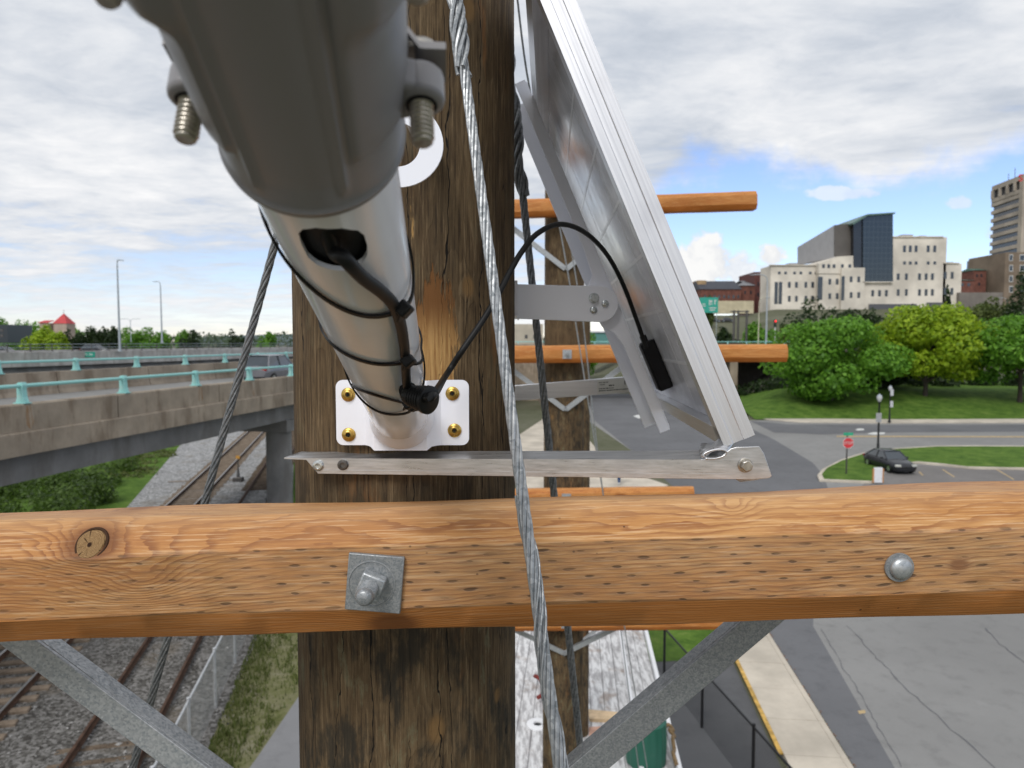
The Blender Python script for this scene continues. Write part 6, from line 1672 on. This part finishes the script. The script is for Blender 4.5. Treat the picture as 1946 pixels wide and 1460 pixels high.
# church with red roofs on the left
YC = 340.
chh = thing('church', 'church with a steep red pyramid roof above the trees on the left', 'church', P(115, 640, YC))
cw_ = mat_plain('church_stone', (.42, .33, .27), .85, 0., .12, .4); rr_ = mat_plain('red_church_roof', (.47, .045, .05), .6, 0., .1, .4)
lo, hi = px_box(101, 615, 127.5, 650, YC, 6.7); obj('tower', MB().b2((lo[0], lo[1], 0), hi), cw_, chh, smooth=0)
ap = Vector(((lo[0] + hi[0]) / 2, YC + 3.35, P(114, 595, YC).z)); z0 = hi[2] + .004
mb = MB().add([(lo[0] - .3, YC - .3, z0), (hi[0] + .3, YC - .3, z0), (hi[0] + .3, YC + 7, z0), (lo[0] - .3, YC + 7, z0), ap], [(0, 1, 4), (1, 2, 4), (2, 3, 4), (3, 0, 4), (3, 2, 1, 0)]); obj('spire', mb, rr_, chh, smooth=0)
obj('cross', MB().cyl(ap, ap + Vector((0, 0, 1.6)), .10, 6), M['dark_steel'], chh)
lo, hi = px_box(75, 614, 92, 650, YC - 2, 9); obj('nave', MB().b2((lo[0], lo[1], 0), hi), cw_, chh, smooth=0)
obj('nave_roof', MB().prism([(lo[0] - .4, YC - 2.5, hi[2] + .004), (hi[0] + .4, YC - 2.5, hi[2] + .004), (hi[0] + .2, YC + 2.5, hi[2] + 1.1), (lo[0] - .2, YC + 2.5, hi[2] + 1.1)], (0, 0, .3)), rr_, chh, smooth=0)
dkb = house('dark glass building at the far left edge behind the highway', -30, 617, 15, 652, 230, 12, mat_plain('dark_facade', (.035, .045, .055), .3), 0, wins=[(3, 628, 6, 5), (3, 638, 6, 5)], name='office_building')

# ------------------------------------------------------------------ trees
def tree(name, label, cx, cy, base, h, r, leaf, n, size, seed, group, trunk=.28, crown_lo=.25, squash=1., clumps=26, conifer=False):
    rnd = random.Random(seed); o = thing(name, label, 'tree', (cx, cy, base), 0, group)
    zc_ = base + h * (crown_lo + 1) / 2; rz = h * (1 - crown_lo) / 2
    cl = []
    if conifer:
        for k in range(12):
            t = k / 11; rr_ = r * (1 - t) ** .8 + .15
            for q in range(4):
                a = rnd.random() * 6.28; cl.append((cx + cos(a) * rr_ * .5, cy + sin(a) * rr_ * .5, base + h * (crown_lo + (1 - crown_lo) * t) - .1, rr_ * .65 + .1, rr_ * .65 + .1, h * .07))
    else:
        for k in range(clumps):
            a = rnd.random() * 6.28; t = rnd.uniform(-.95, 1.); rr_ = sqrt(max(0, 1 - t * t)) * rnd.uniform(.62, .88)
            s_ = rnd.uniform(.24, .42) * (1.1 if t < .4 else .9)
            cl.append((cx + cos(a) * rr_ * r, cy + sin(a) * rr_ * r * squash, zc_ + t * rz * .78, r * s_, r * s_ * squash, rz * s_ * .95))
        for k in range(6): cl.append((cx + rnd.uniform(-.3, .3) * r, cy + rnd.uniform(-.3, .3) * r * squash, zc_ + rnd.uniform(-.5, .5) * rz, r * .5, r * .5 * squash, rz * .42))
    obj('crown', leaf_cloud(n, cl, size, seed=seed, shell=.62), leaf, o, smooth=0)
    mb = MB(); top = zc_ + rz * .3
    mb.tube([(cx, cy, base - .3), (cx + .05, cy, base + h * crown_lo * .6), (cx - .1, cy + .1, zc_), (cx, cy, top)], [trunk * 1.3, trunk, trunk * .7, trunk * .3], 10)
    if not conifer:
        for k in range(7):
            a = 6.28 * k / 7 + rnd.random(); z0 = base + h * (crown_lo * .8 + .3 * rnd.random())
            mb.tube([(cx, cy, z0), (cx + cos(a) * r * .3, cy + sin(a) * r * .3 * squash, z0 + rz * .28), (cx + cos(a) * r * .65, cy + sin(a) * r * .65 * squash, z0 + rz * .55)], [trunk * .5, trunk * .35, trunk * .12], 7)
    obj('trunk', mb, M['bark'], o, smooth=60)
    return o
def tree_px(name, label, u, v_base, v_top, half_u, Y, leaf, n, size, seed, group, **k):
    p = P(u, v_base, Y); base = hgt(p.x, Y); h = P(u, v_top, Y).z - base
    return tree(name, label, p.x, Y, base, h, half_u * Y / F, leaf, n, size, seed, group, **k)
gA = 'street trees along the far road'
tree_px('street_tree', 'dark green spreading maple left of the lime tree, by the overpass', 1578, 775, 606, 128, 93, M['leaf_mid'], 22000, .25, 3, gA, crown_lo=.07, squash=.8, clumps=34)
tree_px('street_tree', 'bright lime green tree in the middle of the road bank', 1757, 775, 581, 110, 95, M['leaf_lime'], 22000, .25, 4, gA, crown_lo=.19, squash=.8, clumps=34)
tree_px('street_tree', 'dark green maple at the right edge of the road bank', 1937, 775, 596, 112, 92, M['leaf_mid'], 20000, .25, 8, gA, crown_lo=.22, squash=.8, clumps=32)
tree_px('street_tree', 'darker low tree behind, filling the gap between maple and lime tree', 1672, 770, 640, 80, 104, M['leaf_dark'], 11000, .26, 9, gA, crown_lo=.15, clumps=22)  # filler tree, shade between the crowns put into its dark leaves
gB = 'trees and bushes on the hill below the buildings'
for i, (u, vt, hu, Y, lf, lab, con) in enumerate((
        (1540, 566, 48, 150, 'leaf_dark', 'dark evergreen clump left in front of the beige building', 0), (1605, 580, 42, 152, 'leaf_dark', 'dark evergreen clump at the centre below the glass tower', 0),
        (1660, 584, 40, 150, 'leaf_dark', 'dark evergreen bush below the low beige wall', 0), (1500, 618, 28, 140, 'leaf_olive', 'olive bush right behind the traffic signal', 0),
        (1797, 549, 15, 165, 'leaf_dark', 'small pointed spruce in front of the beige building corner', 1), (1744, 572, 22, 165, 'leaf_dark', 'dark bush left of the pointed spruce', 0), (1775, 585, 30, 160, 'leaf_dark', 'low dark bush under the pointed spruce', 0),
        (1850, 570, 45, 175, 'leaf_olive', 'olive hillside bush below the stone wall', 0), (1888, 566, 34, 180, 'leaf_olive', 'yellowish bush right of the olive hillside bush', 0),
        (1937, 512, 40, 170, 'leaf_dark', 'tall dark spruce at the right edge below the brown building', 1), (1380, 617, 26, 150, 'leaf_dark', 'dark round shrub just right of the solar panel', 0),
        (1432, 612, 30, 155, 'leaf_mid', 'mid green bush behind the slim street light', 0), (1460, 626, 26, 145, 'leaf_mid', 'mid green bush left of the traffic signal', 0), (1345, 560, 14, 215, 'leaf_olive', 'small yellowish tree beside the green highway sign', 0),
        (1110, 618, 30, 170, 'leaf_mid', 'small green tree beyond the overpass behind the panel bracket', 0), (1640, 606, 45, 135, 'leaf_dark', 'dark shrub between the maple and the lime tree', 0))):
    tree_px('conifer_tree' if con else 'hillside_tree', lab, u, 640, vt, hu, Y, M[lf], 3600 if not con else 3000, .34, 20 + i, gB, crown_lo=.06, clumps=18, conifer=bool(con), trunk=.18)
gC = 'trees beyond the highway on the left'
for i, (u, vt, hu, Y, lf, lab) in enumerate((
        (66, 619, 22, 215, 'leaf_lime', 'yellow-green tree left of the church nave'), (88, 620, 26, 213, 'leaf_lime', 'yellow-green tree under the red church roof'), (108, 626, 20, 210, 'leaf_lime', 'yellow-green bush right below the church tower'),
        (140, 622, 24, 218, 'leaf_dark', 'dark tree right of the church tower'), (168, 621, 26, 220, 'leaf_dark', 'dark tree in front of the suv, left part of the clump'), (196, 620, 26, 220, 'leaf_dark', 'dark tree left of the tall street light'), (216, 624, 18, 216, 'leaf_dark', 'dark tree right behind the tall street light'),
        (250, 620, 26, 300, 'leaf_mid', 'green tree between the two tall street lights'), (282, 622, 24, 300, 'leaf_mid', 'green tree just left of the second street light'), (312, 626, 18, 305, 'leaf_mid', 'green tree just behind the second street light'),
        (345, 625, 16, 240, 'leaf_mid', 'green tree right of the second street light'), (366, 627, 22, 225, 'leaf_dark', 'dark round tree farther right of the street lights'), (446, 625, 20, 215, 'leaf_dark', 'dark tree left of the slanting guy wire'), (508, 627, 20, 230, 'leaf_mid', 'light green tree between the guy wire and the pole'),
        (36, 608, 34, 420, 'leaf_mid', 'pale green hill tree at the far left'), (64, 610, 30, 430, 'leaf_mid', 'hill tree behind the yellow-green trees'), (8, 604, 34, 430, 'leaf_mid', 'hill tree at the left edge of the picture'), (128, 617, 28, 420, 'leaf_mid', 'hill tree right behind the church tower'))):
    tree_px('far_tree', lab, u, 655, vt, hu, Y, M[lf], 2600, .42 if Y < 350 else .6, 60 + i, gC, crown_lo=.08, clumps=16, trunk=.2)
# far wooded ridge and bay on the left
mb = leaf_cloud(9000, [(-900 + 60 * k, 900 + (k % 3) * 30, 9 + 6 * sst(-(k - 9), 0, 9) + random.uniform(-2, 3), 46, 30, 9 + 3 * random.random()) for k in range(22)], 2.2, seed=99)
tag(obj('far_woods', mb, mat_leaf('hazy_woods', (.075, .115, .060), (.11, .15, .08), (.045, .07, .045)), smooth=0), 'far wooded ridge along the horizon on the left', 'woods', kind='stuff')
mb = MB().prism([(-700, 1500, 0), (-300, 1500, 0), (120, 1500, 0), (120, 1500, 14), (-60, 1500, 22), (-250, 1500, 17), (-480, 1500, 26), (-700, 1500, 18)], (0, 120, 0)); struct('hills', mb, mat_plain('far_hill', (.16, .20, .21), .9, 0., .15, .01), smooth=0)
# shrub mass beyond the tracks on the left and weeds
cl = []
rs = random.Random(5)
for k in range(190):
    Y = rs.uniform(35, 62); xb = -21.9 - .345 * (Y - 39); X = xb - 1.2 - rs.random() * 18 - (Y - 40) * .05
    r = rs.uniform(.5, 1.25) * (1 if Y < 52 else .6); cl.append((X, Y, r * .5, r * 1.25, r * 1.2, r * 1.0))
tag(obj('shrub_thicket', leaf_cloud(46000, cl, .105, seed=12, shell=.5), M['leaf_shrub'], smooth=0), 'dense green shrub thicket under the viaduct beside the gravel', 'shrubs', kind='stuff')
cl = [(-21.6 - .345 * (Y - 39) - rs.random() * 3, Y, .02, .7, .7, .28) for Y in [rs.uniform(48, 74) for _ in range(70)]]
tag(obj('weeds', leaf_cloud(7000, cl, .09, seed=13, shell=.3), M['blade'], smooth=0), 'bright green weeds along the edge of the gravel', 'weeds', kind='stuff')
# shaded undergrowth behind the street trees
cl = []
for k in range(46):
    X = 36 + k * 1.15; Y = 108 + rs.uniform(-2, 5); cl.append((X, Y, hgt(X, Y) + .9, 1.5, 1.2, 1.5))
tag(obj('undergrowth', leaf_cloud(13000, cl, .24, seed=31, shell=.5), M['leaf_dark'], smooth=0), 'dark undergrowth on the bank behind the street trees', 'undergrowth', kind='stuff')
